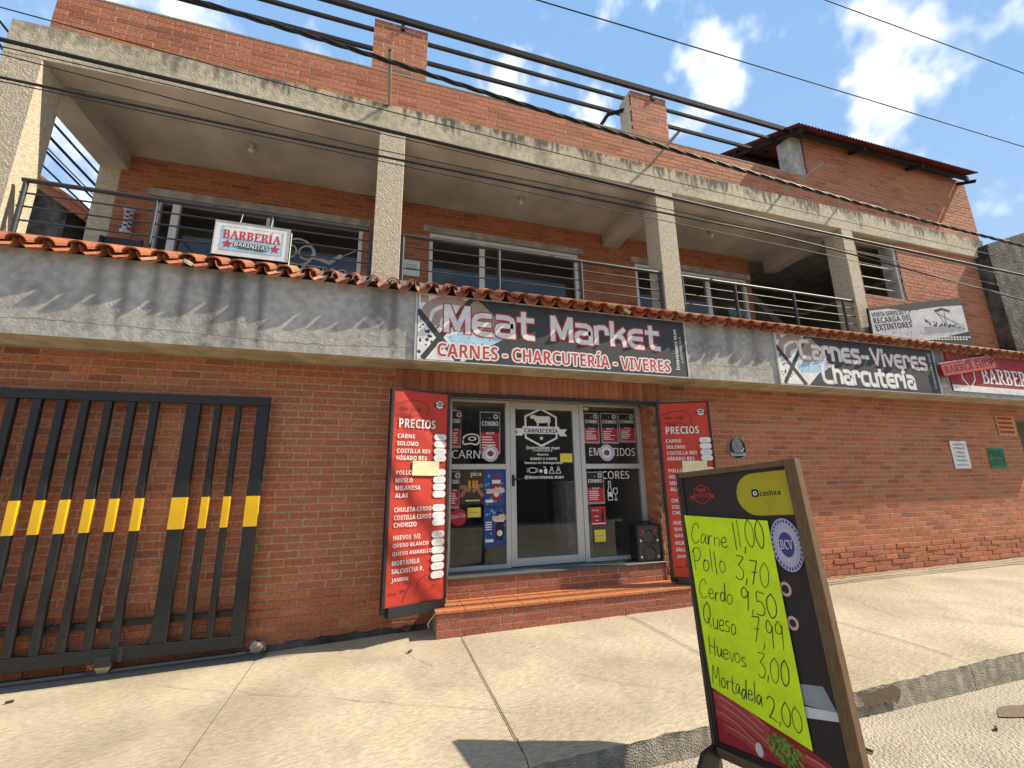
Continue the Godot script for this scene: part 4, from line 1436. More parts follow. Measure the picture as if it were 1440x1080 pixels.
func make_posters(z: float) -> void:
	var zp := z - 0.012
	combo(0.84, 2.05, 0.955, 2.525, zp, "narrow red and black combo poster cut off by the frame, above the word CARNES")
	combo(1.195, 1.98, 1.465, 2.52, zp, "red and black combo poster above the round sticker in the left window")
	combo(2.655, 2.13, 2.885, 2.55, zp, "first of three combo posters in a row, beside the door frame")
	combo(2.915, 2.13, 3.185, 2.555, zp + 0.001, "middle one of three combo posters in a row, above the round sticker")
	combo(3.2, 2.15, 3.46, 2.56, zp, "last of three combo posters in a row, beside the brick jamb")
	combo(2.65, 1.33, 2.91, 1.75, zp, "combo poster in the lower right window, above the red bottle poster")
	combo(0.84, 1.33, 0.945, 1.77, zp, "narrow combo poster beside the picture of clinking glasses")
	bank_sticker(1.335, 1.985, 0.1, zp + 0.006, "round white sticker with a violet centre over the end of CARNES")
	bank_sticker(2.98, 2.005, 0.11, zp + 0.006, "round white sticker with a violet centre between three posters and a transom")
	# advertising posters in the lower left window
	var o := sheet("drinks_poster", "dark poster of hands clinking glasses", "poster", "", 0.948, 1.375, 1.248, 1.785, zp + 0.001, M.dark_wood)
	words("pica", Vector3(-0.02, 0.32, 0.002), Vector2(0.14, 0.07), M.cream_note, o, "Droid Serif", 700)
	var mb := MB.new()
	for q in [[-0.13, 0.1, -0.02, 0.2], [0.13, 0.1, 0.03, 0.2], [-0.13, 0.2, -0.03, 0.16], [0.13, 0.22, 0.02, 0.15]]:
		mb.ribbon(curve(pairs([q[0], q[1], (q[0] + q[2]) / 2, (q[1] + q[3]) / 2 + 0.02, q[2], q[3]]), 4), 0.045, 0.002 + 0.0006 * absf(q[1] * 10))
	put(mb, "printed_hands", M.skin_print, o)
	mb = MB.new()
	for q in [-0.03, 0.02, 0.06]:
		mb.rect(q - 0.016, 0.19, q + 0.016, 0.28, 0.004 + q * 0.01)
	put(mb, "printed_glasses", M.amber_note, o)
	mb = MB.new()
	mb.rect(-0.08, 0.035, 0.1, 0.05, 0.002)
	put(mb, "printed_lines", M.cream_note, o)
	for k in 2:
		var y0: float = [1.338, 0.875][k]
		var y1: float = [1.785, 1.33][k]
		o = sheet("malt_poster", ["blue malt drink poster touching the transom of the left window", "blue malt drink poster hanging below another blue poster"][k], "poster", "blue drink posters", 1.25, y0, 1.526, y1, zp + 0.001, M.blue_poster)
		var h := y1 - y0
		mb = MB.new()
		for q in 26:
			mb.disc(Vector2(rng.randf_range(-0.125, 0.125), rng.randf_range(0.03, h - 0.03)), rng.randf_range(0.004, 0.02), 0.001 + q * 0.00005, 8)
		stuff(put(mb, "printed_splashes", M.light_blue, o))
		mb = MB.new()
		mb.poly(scaled(PackedVector2Array([Vector2(-0.5, 0), Vector2(0.5, 0), Vector2(0.55, 0.35), Vector2(0.5, 0.62), Vector2(0.25, 0.76), Vector2(0.22, 1), Vector2(-0.22, 1), Vector2(-0.25, 0.76), Vector2(-0.5, 0.62), Vector2(-0.55, 0.35)]), Vector2(0.02 + 0.04 * k, 0.07), Vector2(0.1, h * 0.75)), 0.003, 0.003)
		put(mb, "printed_bottle", M.dark_red_print if k == 0 else M.black_print, o)
		mb = MB.new()
		mb.disc(Vector2(0.02 + 0.04 * k, 0.15), 0.035, 0.004, 16)
		mb.rect(-0.035 + 0.04 * k, h * 0.62, 0.075 + 0.04 * k, h * 0.72, 0.004)
		if k == 1:
			for q in 4:
				mb.rect(-0.12, h * (0.42 + q * 0.06), -0.04, h * (0.45 + q * 0.06), 0.004)
		mb.rect(-0.12, 0.05, -0.02, 0.085, 0.004)
		put(mb, "printed_label", M.white_print, o)
		words("maltín", Vector3(-0.1 + 0.075 * k, h * (0.36 if k == 0 else 0.66), 0.006), Vector2(0.22 - 0.05 * k, 0.062), M.orange_print, o, "Droid Sans", 700, 0.06, 0.006, M.white_print)
	o = thing("round_drink_sign", "round red soft drink sign with white script in the left window", "sign", Vector3(0.935, 1.13, zp + 0.003))
	mb = MB.new()
	mb.disc(Vector2(0, 0.1), 0.1, 0, 30)
	put(mb, "disc", M.poster_red, o)
	words("Coca-Cola", Vector3(-0.085, 0.08, 0.001), Vector2(0.17, 0.05), M.white_print, o, "Droid Serif", 400, 0.12)
	o = sheet("bottle_poster", "small red soft drink poster with a dark bottle, in the right window", "poster", "", 2.695, 1.07, 2.91, 1.298, zp + 0.001, M.poster_red)
	words("Coca-Cola", Vector3(-0.095, 0.17, 0.001), Vector2(0.1, 0.03), M.white_print, o, "Droid Serif", 700)
	mb = MB.new()
	mb.poly(scaled(PackedVector2Array([Vector2(-0.5, 0), Vector2(0.5, 0), Vector2(0.42, 0.3), Vector2(0.5, 0.55), Vector2(0.2, 0.8), Vector2(0.2, 1), Vector2(-0.2, 1), Vector2(-0.2, 0.8), Vector2(-0.5, 0.55), Vector2(-0.42, 0.3)]), Vector2(0.06, 0.03), Vector2(0.042, 0.17)), 0.001, 0.001)
	put(mb, "printed_bottle", M.board_brown, o)
	mb = MB.new()
	mb.rect(-0.1, 0.006, 0.1, 0.02, 0.001)
	mb.rect(-0.07, 0.1, 0.0, 0.108, 0.001)
	mb.rect(-0.05, 0.05, 0.0, 0.057, 0.001)
	put(mb, "printed_lines", M.white_print, o)
	for q in [[1.047, 1.222, 1.212, 1.334, "yellow note under the picture of clinking glasses"], [2.728, 0.855, 2.89, 1.005, "square yellow note under the red bottle poster"], [2.285, 1.875, 2.46, 1.992, "yellow note with a black word stuck on the door glass"]]:
		o = sheet("yellow_note", q[4], "note", "yellow notes on the shop glass", q[0], q[1], q[2], q[3], zp + 0.002, M.yellow_note)
		mb = MB.new()
		mb.rect(-0.05, (q[3] - q[1]) * 0.45, 0.05, (q[3] - q[1]) * 0.52, 0.001)
		put(mb, "scribble", M.sign_tan, o)
	o = sheet("opening_card", "tiny white card at the top of the right shop window", "note", "", 2.66, 2.585, 2.735, 2.625, zp, M.silver_print)


func make_speaker() -> void:
	var o := thing("loudspeaker", "black portable loudspeaker standing on the granite door sill", "loudspeaker", Vector3(3.365, 0.6225, -0.135))
	o.rotation.y = -0.12
	var mb := MB.new()
	mb.poly(rounded(-0.165, 0.0, 0.165, 0.45, 0.035, 5), -0.11, 0.1)
	put(mb, "cabinet", M.black_plastic, o)
	mb = MB.new()
	mb.poly(rounded(-0.145, 0.02, 0.145, 0.43, 0.03, 5), 0.1, 0.106)
	put(mb, "front_mesh", M.speaker_mesh, o)
	for y in [0.1, 0.3]:
		mb = MB.new()
		mb.ring(Vector2(0, y), 0.075, 0.092, 0.109, 26)
		put(mb, "woofer_ring", M.black_plastic, o)
		mb = MB.new()
		mb.disc(Vector2(0, y), 0.074, 0.108, 22)
		put(mb, "woofer", M.speaker_mesh, o)
	for q in [[-0.115, 0.06], [0.115, 0.06], [-0.115, 0.255], [0.115, 0.255]]:
		mb = MB.new()
		mb.disc(Vector2(q[0], q[1]), 0.016, 0.111, 12)
		put(mb, "screw_cap", M.silver_print, o)
	for s in [-1, 1]:
		mb = MB.new()
		mb.ribbon([Vector2(s * 0.1, 0.385), Vector2(s * 0.065, 0.355), Vector2(s * 0.1, 0.32)], 0.01, 0.112)
		put(mb, "red_light_strip", M.barber_red, o)
	mb = MB.new()
	mb.tube([Vector3(-0.07, 0.44, 0), Vector3(-0.07, 0.478, 0), Vector3(0.07, 0.478, 0), Vector3(0.07, 0.44, 0)], 0.013, 8)
	put(mb, "handle", M.black_plastic, o)
	mb = MB.new()
	mb.tube([Vector3(3.25, 0.632, -0.2), Vector3(3.1, 0.63, -0.12), Vector3(2.9, 0.63, -0.08), Vector3(2.7, 0.63, -0.13), Vector3(2.66, 0.63, -0.25)], 0.005, 6)
	tag(put(mb, "speaker_lead", M.cable), "thin black lead lying on the door sill beside the loudspeaker", "cable")


# the printed picture on the butcher's signs: sausages and paper at the end of the panel, crossed by dark bars
func flat() -> MB:
	# print lies almost flush: layers a fraction of a millimetre apart
	var mb := MB.new()
	mb.xf = Transform3D(Basis.from_scale(Vector3(1, 1, 0.25)), Vector3.ZERO)
	return mb


func sign_picture(o: Node, h: float, k: float) -> void:
	var mb := flat()
	mb.poly(PackedVector2Array([Vector2(0.03, 0.02), Vector2(0.55, 0.02), Vector2(1.0 * k, 0.4), Vector2(0.62 * k, h * 0.98), Vector2(0.03, h * 0.98)]), 0.001, 0.001)
	put(mb, "printed_paper", M.white_print, o)
	mb = flat()
	mb.poly(PackedVector2Array([Vector2(0.42 * k, h * 0.6), Vector2(0.52 * k, h * 0.95), Vector2(0.72 * k, h * 0.97), Vector2(0.98 * k, h * 0.66), Vector2(0.9 * k, h * 0.52), Vector2(0.5 * k, h * 0.45)]), 0.002, 0.002)
	put(mb, "printed_cloth", M.sign_tan, o)
	mb = flat()
	mb.poly(PackedVector2Array([Vector2(0.35 * k, h * 0.38), Vector2(0.5 * k, h * 0.46), Vector2(0.95 * k, h * 0.5), Vector2(1.0 * k, h * 0.4), Vector2(0.85 * k, h * 0.28), Vector2(0.42 * k, h * 0.25)]), 0.0024, 0.0024)
	put(mb, "printed_slices", M.sky_print, o)
	mb = flat()
	mb.ribbon(curve(pairs([0.1, h * 0.62, 0.14, h * 0.8, 0.3, h * 0.92, 0.5 * k, h * 0.93]), 5), 0.1, 0.003)
	mb.ribbon(curve(pairs([0.22, h * 0.56, 0.26, h * 0.7, 0.4, h * 0.78]), 5), 0.09, 0.0034)
	mb.rect(0.05, h * 0.86, 0.14, h * 0.97, 0.002)
	put(mb, "printed_sausage", M.sign_pink, o)
	mb = flat()
	for i in 40:
		var c := Vector2(rng.randf_range(0.05, 0.3), rng.randf_range(h * 0.12, h * 0.62))
		mb.disc(c, rng.randf_range(0.004, 0.022), 0.0015 + i * 0.00002, 6)
	for i in 14:
		var c := Vector2(rng.randf_range(0.35, 0.85 * k), rng.randf_range(h * 0.28, h * 0.45))
		mb.disc(c, rng.randf_range(0.004, 0.01), 0.0035, 6)
	stuff(put(mb, "printed_specks", M.sign_black, o))
	mb = flat()
	mb.ribbon(pairs([0.035, h * 0.72, 0.48, 0.03]), 0.065, 0.004)
	mb.ribbon(pairs([0.1, 0.04, 0.62 * k, h * 0.96]), 0.06, 0.0045)
	put(mb, "printed_bars", M.sign_black, o)


func frame_box(o: Node, w: float, h: float, t: float, m: Material, called := "frame", deep := 0.014, lip := 0.006) -> void:
	var mb := MB.new()
	mb.box(Vector3(0, 0, -deep), Vector3(t, h, lip))
	mb.box(Vector3(w - t, 0, -deep), Vector3(w, h, lip))
	mb.box(Vector3(t, 0, -deep), Vector3(w - t, t * 0.6, lip))
	mb.box(Vector3(t, h - t * 0.6, -deep), Vector3(w - t, h, lip))
	put(mb, called, m, o)


func panel(o: Node, w: float, h: float, m: Material, called := "panel", deep := 0.012) -> void:
	var mb := MB.new()
	mb.box(Vector3(0.001, 0.001, -deep), Vector3(w - 0.001, h - 0.001, 0))
	put(mb, called, m, o)


func outlined(o: Node, text: String, at: Vector3, size: Vector2, pen: float, edge: float, inner: Material, outer: Material) -> void:
	var mb := MB.new()
	strokes(mb, SQUARE, text, at, size, pen + edge * 2, 0.0, false, 0.0, 0.1)
	put(mb, "letter_outline", outer, o)
	mb = MB.new()
	strokes(mb, SQUARE, text, at + Vector3(0, 0, 0.0007), size, pen, 0.0, false, 0.0, 0.1)
	put(mb, "lettering", inner, o)


func make_signs() -> void:
	# ---- the long sign over the door
	var o := thing("butcher_sign", "long black sign with big white letters over the shop door", "sign", Vector3(0.295, 2.932, 0.437))
	panel(o, 3.565, 0.79, M.sign_black)
	frame_box(o, 3.565, 0.79, 0.022, M.silver_print)
	sign_picture(o, 0.79, 1.0)
	outlined(o, "Meat", Vector3(0.33, 0.365, 0.0015), Vector2(1.1, 0.31), 0.062, 0.016, M.white_print, M.letter_red)
	outlined(o, "Market", Vector3(1.62, 0.37, 0.0015), Vector2(1.56, 0.3), 0.06, 0.016, M.white_print, M.letter_red)
	words("CARNES - CHARCUTERÍA - VIVERES", Vector3(0.25, 0.062, 0.0015), Vector2(3.02, 0.2), M.letter_red, o, "Droid Sans", 700, 0.0, 0.017, M.white_print)
	words("Inversiones man", Vector3(3.42, 0.1, 0.003), Vector2(0.56, 0.06), M.white_print, o, "Droid Sans", 700, PI / 2)
	words("J-409503526-6", Vector3(3.49, 0.2, 0.003), Vector2(0.36, 0.04), M.white_print, o, "Droid Sans", 400, PI / 2)
	# ---- the second sign further along the band
	o = thing("grocery_sign", "shorter black sign with two lines of white letters on the grey band", "sign", Vector3(5.4, 2.932, 0.437))
	panel(o, 3.44, 0.785, M.sign_black)
	frame_box(o, 3.44, 0.785, 0.02, M.silver_print)
	sign_picture(o, 0.785, 1.0)
	outlined(o, "Carnes", Vector3(0.47, 0.435, 0.0015), Vector2(1.25, 0.26), 0.05, 0.012, M.white_print, M.faded_pink)
	outlined(o, "-", Vector3(1.72, 0.435, 0.0015), Vector2(0.22, 0.25), 0.05, 0.01, M.white_print, M.faded_pink)
	outlined(o, "Viveres", Vector3(1.95, 0.42, 0.0015), Vector2(1.3, 0.26), 0.042, 0.012, M.white_print, M.faded_pink)
	outlined(o, "Charcutería", Vector3(0.84, 0.085, 0.0015), Vector2(2.02, 0.26), 0.05, 0.01, M.white_print, M.silver_print)
	words("Inversiones man", Vector3(3.35, 0.1, 0.003), Vector2(0.6, 0.07), M.silver_print, o, "Droid Sans", 700, PI / 2)
	# ---- barber's banner at the end of the band
	o = thing("barber_banner", "red and white barber banner at the end of the grey band", "banner", Vector3(9.15, 3.02, 0.437))
	panel(o, 2.6, 0.68, M.dark_red_print)
	var mb := MB.new()
	mb.rect(0.01, 0.0, 2.59, 0.11, 0.001)
	put(mb, "white_strip", M.white_print, o)
	mb = MB.new()
	for i in 6:
		mb.ribbon(pairs([0.05 + i * 0.13, 0.67, 0.3 + i * 0.1, 0.12]), 0.03, 0.001)
	put(mb, "printed_rays", M.letter_red, o)
	mb = MB.new()
	mb.ribbon(pairs([0.3, 0.42, 0.32, 0.22, 0.48, 0.07, 0.64, 0.22, 0.66, 0.42]), 0.03, 0.003, true)
	mb.rect(0.22, 0.38, 0.74, 0.5, 0.004)
	put(mb, "shield_emblem", M.white_print, o)
	words("BARINITAS", Vector3(0.25, 0.4, 0.005), Vector2(0.46, 0.08), M.black_print, o)
	words("BARBERÍA", Vector3(0.84, 0.17, 0.003), Vector2(1.65, 0.36), M.white_print, o, "Droid Serif", 700)
	# ---- small blade sign standing out from the band
	o = thing("askew_sign", "narrow dark red barber sign hung askew under the tiles", "sign", Vector3(8.88, 3.235, 0.5))
	o.rotation.z = 0.164
	panel(o, 1.52, 0.215, M.letter_red, "panel", 0.03)
	frame_box(o, 1.52, 0.215, 0.016, M.dark_red_print, "frame", 0.035, 0.004)
	words("BARBER SHOP", Vector3(0.06, 0.05, 0.002), Vector2(1.4, 0.12), M.black_print, o, "Droid Serif", 700)
	mb = MB.new()
	mb.bar(Vector3(-0.03, 0.226, -0.015), Vector3(1.6, 0.226, -0.015), 0.02, 0.02)
	put(mb, "bracket", M.galvanised, o)
	# ---- the lit-box style barber sign on the railing
	o = thing("barber_lightbox", "white boxed barber sign with two red stars hanging on the balcony railing", "sign", Vector3(-1.79, 3.99, 0.24))
	mb = MB.new()
	mb.box(Vector3(0, 0, -0.085), Vector3(0.718, 0.395, -0.001))
	put(mb, "box", M.white_frame, o)
	frame_box(o, 0.718, 0.395, 0.012, M.silver_print, "frame", 0.05, 0.006)
	mb = MB.new()
	mb.rect(0.013, 0.009, 0.705, 0.386, 0.001)
	put(mb, "face", M.white_print, o)
	mb = MB.new()
	mb.rect(0.065, 0.06, 0.65, 0.335, 0.002)
	put(mb, "blue_field", M.sky_print, o)
	mb = MB.new()
	mb.poly(PackedVector2Array([Vector2(0.09, 0.2), Vector2(0.09, 0.332), Vector2(0.63, 0.332), Vector2(0.63, 0.2)]), 0.003, 0.003)
	put(mb, "white_field", M.white_print, o)
	mb = MB.new()
	for i in 24:
		var q := 0.08 + 0.023 * i
		mb.disc(Vector2(q, 0.335), 0.005, 0.0036, 6)
		mb.disc(Vector2(q, 0.06), 0.005, 0.0036, 6)
	for i in 10:
		mb.disc(Vector2(0.065, 0.07 + i * 0.028), 0.005, 0.0036, 6)
		mb.disc(Vector2(0.65, 0.07 + i * 0.028), 0.005, 0.0036, 6)
	put(mb, "printed_bulbs", M.violet, o)
	words("BARBERÍA", Vector3(0.085, 0.198, 0.005), Vector2(0.55, 0.125), M.barber_red, o, "Droid Serif", 700)
	words("BARINITAS", Vector3(0.2, 0.12, 0.006), Vector2(0.32, 0.05), M.white_print, o, "Droid Sans", 700, -0.05, 0.007, M.black_print)
	words("BARBER SHOP", Vector3(0.24, 0.088, 0.005), Vector2(0.24, 0.018), M.black_print, o, "Droid Sans", 700, -0.03)
	for q in [0.135, 0.585]:
		mb = MB.new()
		mb.poly(star(Vector2(q, 0.135), 0.055), 0.005, 0.005)
		put(mb, "red_star", M.barber_red, o)
	for q in [0.2, 0.5]:
		mb = MB.new()
		mb.tube([Vector3(q, 0.39, -0.05), Vector3(q, 0.47, -0.09), Vector3(q, 0.6, -0.13)], 0.005, 6)
		put(mb, "hook", M.galvanised, o)
	# ---- film lettering on the barber shop's window
	o = thing("window_lettering", "grey barber lettering with a ball and clippers on the dark balcony window", "sign", Vector3(-1.9, 4.55, -1.545))
	words("BARINITAS", Vector3(0.0, 0.12, 0), Vector2(1.24, 0.2), M.black_print, o, "Droid Serif", 700, -0.02, 0.02, M.silver_print)
	mb = MB.new()
	mb.ring(Vector2(0.55, 0.52), 0.2, 0.23, 0, 30)
	mb.ring(Vector2(0.42, 0.52), 0.1, 0.125, 0.001, 24)
	mb.ring(Vector2(0.68, 0.52), 0.1, 0.125, 0.001, 24)
	mb.ribbon(pairs([0.75, 0.47, 1.0, 0.4, 1.16, 0.54]), 0.06, 0.002)
	mb.ribbon(pairs([1.2, 0.55, 1.4, 0.68]), 0.014, 0.002)
	put(mb, "drawing", M.silver_print, o)
	# ---- the fire extinguisher sign leaning on the ledge
	o = thing("extinguisher_sign", "tilted black and white sign leaning against the brick bay above the tiles", "sign", Vector3(7.76, 3.93, 0.27))
	mb = MB.new()
	mb.poly(PackedVector2Array([Vector2(0, 0), Vector2(2.59, 0.02), Vector2(2.58, 0.98), Vector2(0.02, 0.49)]), -0.03, 0.0)
	put(mb, "panel", M.black_print, o)
	mb = MB.new()
	mb.poly(PackedVector2Array([Vector2(0.02, 0.03), Vector2(1.4, 0.03), Vector2(2.57, 0.3), Vector2(2.57, 0.82), Vector2(1.9, 0.72), Vector2(1.0, 0.54), Vector2(0.5, 0.53), Vector2(0.04, 0.44)]), 0.002, 0.002)
	put(mb, "white_field", M.ext_white, o)
	var tilt := 0.17
	words("VENTA SERVICIO Y", Vector3(0.08, 0.33, 0.004), Vector2(0.92, 0.08), M.black_print, o, "Droid Sans", 700, tilt)
	words("RECARGA DE", Vector3(0.1, 0.215, 0.004), Vector2(0.92, 0.1), M.black_print, o, "Droid Sans", 700, tilt)
	words("EXTINTORES", Vector3(0.12, 0.09, 0.004), Vector2(0.94, 0.105), M.black_print, o, "Droid Sans", 700, tilt)
	mb = MB.new()
	mb.ribbon(curve(pairs([1.05, 0.33, 1.02, 0.48, 1.12, 0.58, 1.3, 0.6]), 4), 0.02, 0.004)
	put(mb, "printed_arc", M.black_print, o)
	mb = MB.new()
	mb.ribbon(pairs([1.75, 0.62, 1.95, 0.68, 2.15, 0.66]), 0.05, 0.004)
	mb.ribbon(pairs([1.8, 0.6, 1.95, 0.36]), 0.012, 0.004)
	mb.ribbon(pairs([2.0, 0.62, 1.97, 0.36]), 0.012, 0.0045)
	mb.ribbon(pairs([1.78, 0.58, 2.35, 0.42]), 0.012, 0.005)
	put(mb, "printed_parasol", M.black_print, o)
	mb = MB.new()
	for i in 30:
		mb.disc(Vector2(rng.randf_range(1.4, 2.5), 0.36 + rng.randf_range(-0.03, 0.05)), rng.randf_range(0.01, 0.03), 0.004 + i * 0.00005, 7)
	for i in 16:
		mb.disc(Vector2(rng.randf_range(0.1, 1.4), rng.randf_range(0.05, 0.16)), rng.randf_range(0.004, 0.014), 0.004, 6)
	stuff(put(mb, "printed_bushes", M.black_print, o))
	mb = MB.new()
	for r in 4:
		for i in 18:
			mb.rect(1.35 + i * 0.062, 0.15 + r * 0.035 + i * 0.0095, 1.35 + i * 0.062 + 0.05, 0.168 + r * 0.035 + i * 0.0095, 0.004)
	put(mb, "printed_lines", M.sign_grey, o)
	mb = MB.new()
	for r in 2:
		for i in 14:
			mb.rect(1.3 + i * 0.086 + r * 0.1, 0.035 + r * 0.05 + i * 0.007, 1.3 + i * 0.086 + r * 0.1 + 0.06, 0.06 + r * 0.05 + i * 0.007, 0.004)
	put(mb, "printed_lines", M.white_print, o)
	# ---- notices on the brick wall
	o = thing("fingerprint_sign", "round black sign with a fingerprint on the brick wall", "sign", Vector3(4.905, 1.9, 0.016))
	mb = MB.new()
	mb.disc(Vector2(0, 0.16), 0.16, 0, 32)
	put(mb, "disc", M.black_print, o)
	mb = MB.new()
	for i in 5:
		mb.ring(Vector2(0, 0.19), 0.012 + i * 0.017, 0.02 + i * 0.017, 0.001, 20, 1.25)
	mb.poly(scaled(PackedVector2Array([Vector2(-0.9, -0.42), Vector2(0.9, -0.42), Vector2(0.78, -0.68), Vector2(-0.78, -0.68)]), Vector2(0, 0.16), Vector2(0.16, 0.16)), 0.001, 0.001)
	mb.ring(Vector2(0, 0.16), 0.153, 0.16, 0.001, 32)
	put(mb, "fingerprint", M.silver_print, o)
	words("biopago", Vector3(-0.09, 0.062, 0.002), Vector2(0.18, 0.032), M.black_print, o)
	mb = MB.new()
	mb.ribbon(pairs([0.055, 0.13, 0.075, 0.11, 0.11, 0.16]), 0.014, 0.003)
	put(mb, "tick", M.white_print, o)
	o = sheet("white_notice", "white printed notice on the brick wall beside a green one", "notice", "", 9.54, 1.75, 9.98, 2.228, 0.014, M.white_print)
	var y := 0.4
	for t in [["PROMOCIÓN", 0.3, 0.035], ["SISTEMA DE", 0.3, 0.035], ["UÑAS", 0.2, 0.04], ["PARA LAS", 0.24, 0.032], ["PRINCESAS", 0.28, 0.032], ["HAZ TU CITA", 0.3, 0.022]]:
		words(t[0], Vector3(-t[1] / 2, y, 0.001), Vector2(t[1], t[2]), M.black_print, o)
		y -= 0.07
	o = sheet("green_notice", "green poster with bold black letters on the brick wall", "notice", "", 10.53, 1.745, 11.0, 2.11, 0.014, M.green_note)
	words("PROMO", Vector3(-0.2, 0.2, 0.001), Vector2(0.4, 0.13), M.black_print, o)
	words("CORTE $5", Vector3(-0.2, 0.04, 0.001), Vector2(0.4, 0.13), M.black_print, o)
	o = sheet("amber_notice", "orange notice with dark lines near the dark doorway", "notice", "", 11.0, 2.34, 11.54, 2.72, 0.014, M.amber_note)
	mb = MB.new()
	for i in 4:
		mb.rect(-0.22, 0.05 + i * 0.085, 0.22, 0.1 + i * 0.085, 0.001)
	put(mb, "printed_lines", M.dark_red_print, o)
	o = sheet("meter_box_notice", "white paper in a frame on the balcony wall beside the middle window", "notice", "", 0.2, 4.87, 0.46, 5.14, -1.48, M.white_frame)
	mb = MB.new()
	for i in 4:
		mb.rect(-0.09, 0.1 + i * 0.03, 0.08, 0.112 + i * 0.03, 0.001)
	put(mb, "printed_lines", M.sign_grey, o)
	price_board(Vector3(0.087, 0.475, 0.395), Vector3(0.731, 0.475, 0.2), "sunlit red price board on a black steel shutter beside the gate", 1.0)
	price_board(Vector3(3.473, 0.475, 0.2), Vector3(4.062, 0.475, 0.485), "red price board on a black steel shutter beside the loudspeaker, turned from the sun", -1.0)
	# the steel rail the shutters hang from
	mb = MB.new()
	mb.box(Vector3(0.6, 2.63, 0.012), Vector3(3.72, 2.675, 0.05))
	tag(put(mb, "shutter_rail", M.steel), "black steel rail across the top of the shop opening", "rail")


func price_board(a: Vector3, b: Vector3, label: String, side: float) -> void:
	var w := a.distance_to(b)
	var h := 2.155
	var o := thing("price_board", label, "price board", a, "price boards beside the shop door")
	o.rotation.y = -atan2(b.z - a.z, b.x - a.x)
	var mb := MB.new()
	mb.box(Vector3(0, -0.06, -0.06), Vector3(w, h, -0.012))
	put(mb, "shutter", M.steel, o)
	mb = MB.new()
	mb.box(Vector3(0.06, -0.1, -0.09), Vector3(w - 0.03, -0.001, 0.03))
	mb.box(Vector3(0, 0, -0.0115), Vector3(0.028, h, 0.012))
	mb.box(Vector3(w - 0.022, 0, -0.0115), Vector3(w, h, 0.012))
	mb.box(Vector3(0.029, h - 0.012, -0.0115), Vector3(w - 0.023, h, 0.012))
	put(mb, "steel_frame", M.steel_scuffed, o)
	# the vinyl: one sheet with soft waves in it
	mb = MB.new()
	var nx := 12
	var ny := 40
	var wave := func(x: float, y: float) -> float:
		return 0.004 * sin(x * 11 + y * 1.3) * sin(y * 2.1 + 0.6) + 0.003 * sin(y * 6.0 + x * 4.0) * exp(-y * 1.2)
	var g := []
	for i in nx + 1:
		var col := []
		for j in ny + 1:
			var x := lerpf(0.03, w - 0.024, float(i) / nx); var y := lerpf(0.0, h - 0.014, float(j) / ny)
			col.append(Vector3(x, y, wave.call(x, y) - 0.002))
		g.append(col)
	for i in nx:
		for j in ny:
			mb.quad(g[i][j], g[i + 1][j], g[i + 1][j + 1], g[i][j + 1])
	put(mb, "banner", M.red_print, o)
	var z := 0.0085
	words("PRECIOS", Vector3(0.09, 1.735, z), Vector2(0.41, 0.095), M.white_print, o)
	var rows := [["CARNE", 2.115, 0.19], ["SOLOMO", 2.035, 0.23], ["COSTILLA RES", 1.955, 0.37], ["HÍGADO RES", 1.88, 0.33], ["POLLO", 1.725, 0.17], ["MUSLO", 1.644, 0.18], ["MILANESA", 1.565, 0.27], ["ALAS", 1.487, 0.135], ["CHULETA CERDO", 1.343, 0.4], ["COSTILLA CERDO", 1.263, 0.4], ["CHORIZO", 1.19, 0.24], ["HUEVOS  1/2", 1.065, 0.285], ["QUESO BLANCO", 0.985, 0.375], ["QUESO AMARILLO", 0.905, 0.42], ["MORTADELA", 0.82, 0.285], ["SALCHICHA P.", 0.74, 0.33], ["JAMON", 0.655, 0.17]]
	var n := 0
	for r in rows:
		var y: float = 1.64 + (r[1] - 1.64) * 0.965 - a.y
		words(r[0], Vector3(0.08, y, z), Vector2(r[2], 0.044 if not r[0].contains("Í") else 0.056), M.white_print, o)
		mb = MB.new()
		mb.poly(rounded(0.49, y - 0.01, 0.635, y + 0.06, 0.034, 5), z, z)
		put(mb, "price_pill", M.white_print, o)
		if n % 3 != 1:
			mb = MB.new()
			mb.ribbon(pairs([0.535, y + 0.01, 0.55, y + 0.04, 0.565, y + 0.012, 0.59, y + 0.035]), 0.005, z + 0.001)
			put(mb, "faint_price", M.silver_print, o)
		n += 1
	badge(o, Vector2(0.545, 2.01), 0.095, z, M.white_print, M.black_print, M.white_print, true)
	# line drawings of a cow and a pig printed in dark red
	mb = MB.new()
	mb.ribbon(curve(pairs([0.05, 1.98, 0.2, 2.03, 0.36, 2.02, 0.42, 1.96, 0.4, 1.88]), 4), 0.005, z)
	mb.ribbon(curve(pairs([0.05, 1.87, 0.2, 1.88, 0.34, 1.86, 0.42, 1.78]), 4), 0.005, z)
	for q in [0.13, 0.22, 0.3]:
		mb.ribbon(pairs([q, 1.9, q + 0.01, 2.0]), 0.004, z + 0.0004)
	mb.ribbon(curve(pairs([0.35, 0.12, 0.36, 0.2, 0.44, 0.25, 0.5, 0.2, 0.58, 0.14, 0.62, 0.06]), 4), 0.005, z)
	mb.ribbon(curve(pairs([0.2, 0.03, 0.24, 0.12, 0.28, 0.19, 0.22, 0.2]), 4), 0.005, z)
	mb.ribbon(curve(pairs([0.37, 1.4, 0.45, 1.48, 0.5, 1.4, 0.44, 1.3, 0.5, 1.2]), 4), 0.004, z)
	put(mb, "line_drawing", M.line_red, o)
	for t in [["Pecho", 0.09, 1.93, 0.1], ["Lomo", 0.24, 1.93, 0.09], ["Falda", 0.13, 1.84, 0.1], ["Bucy", 0.06, 0.1, 0.08], ["Iber", 0.17, 0.12, 0.06], ["Huy", 0.5, 0.12, 0.06]]:
		words(t[0], Vector3(t[1], t[2], z), Vector2(t[3], 0.03), M.line_red, o, "Droid Serif", 700)
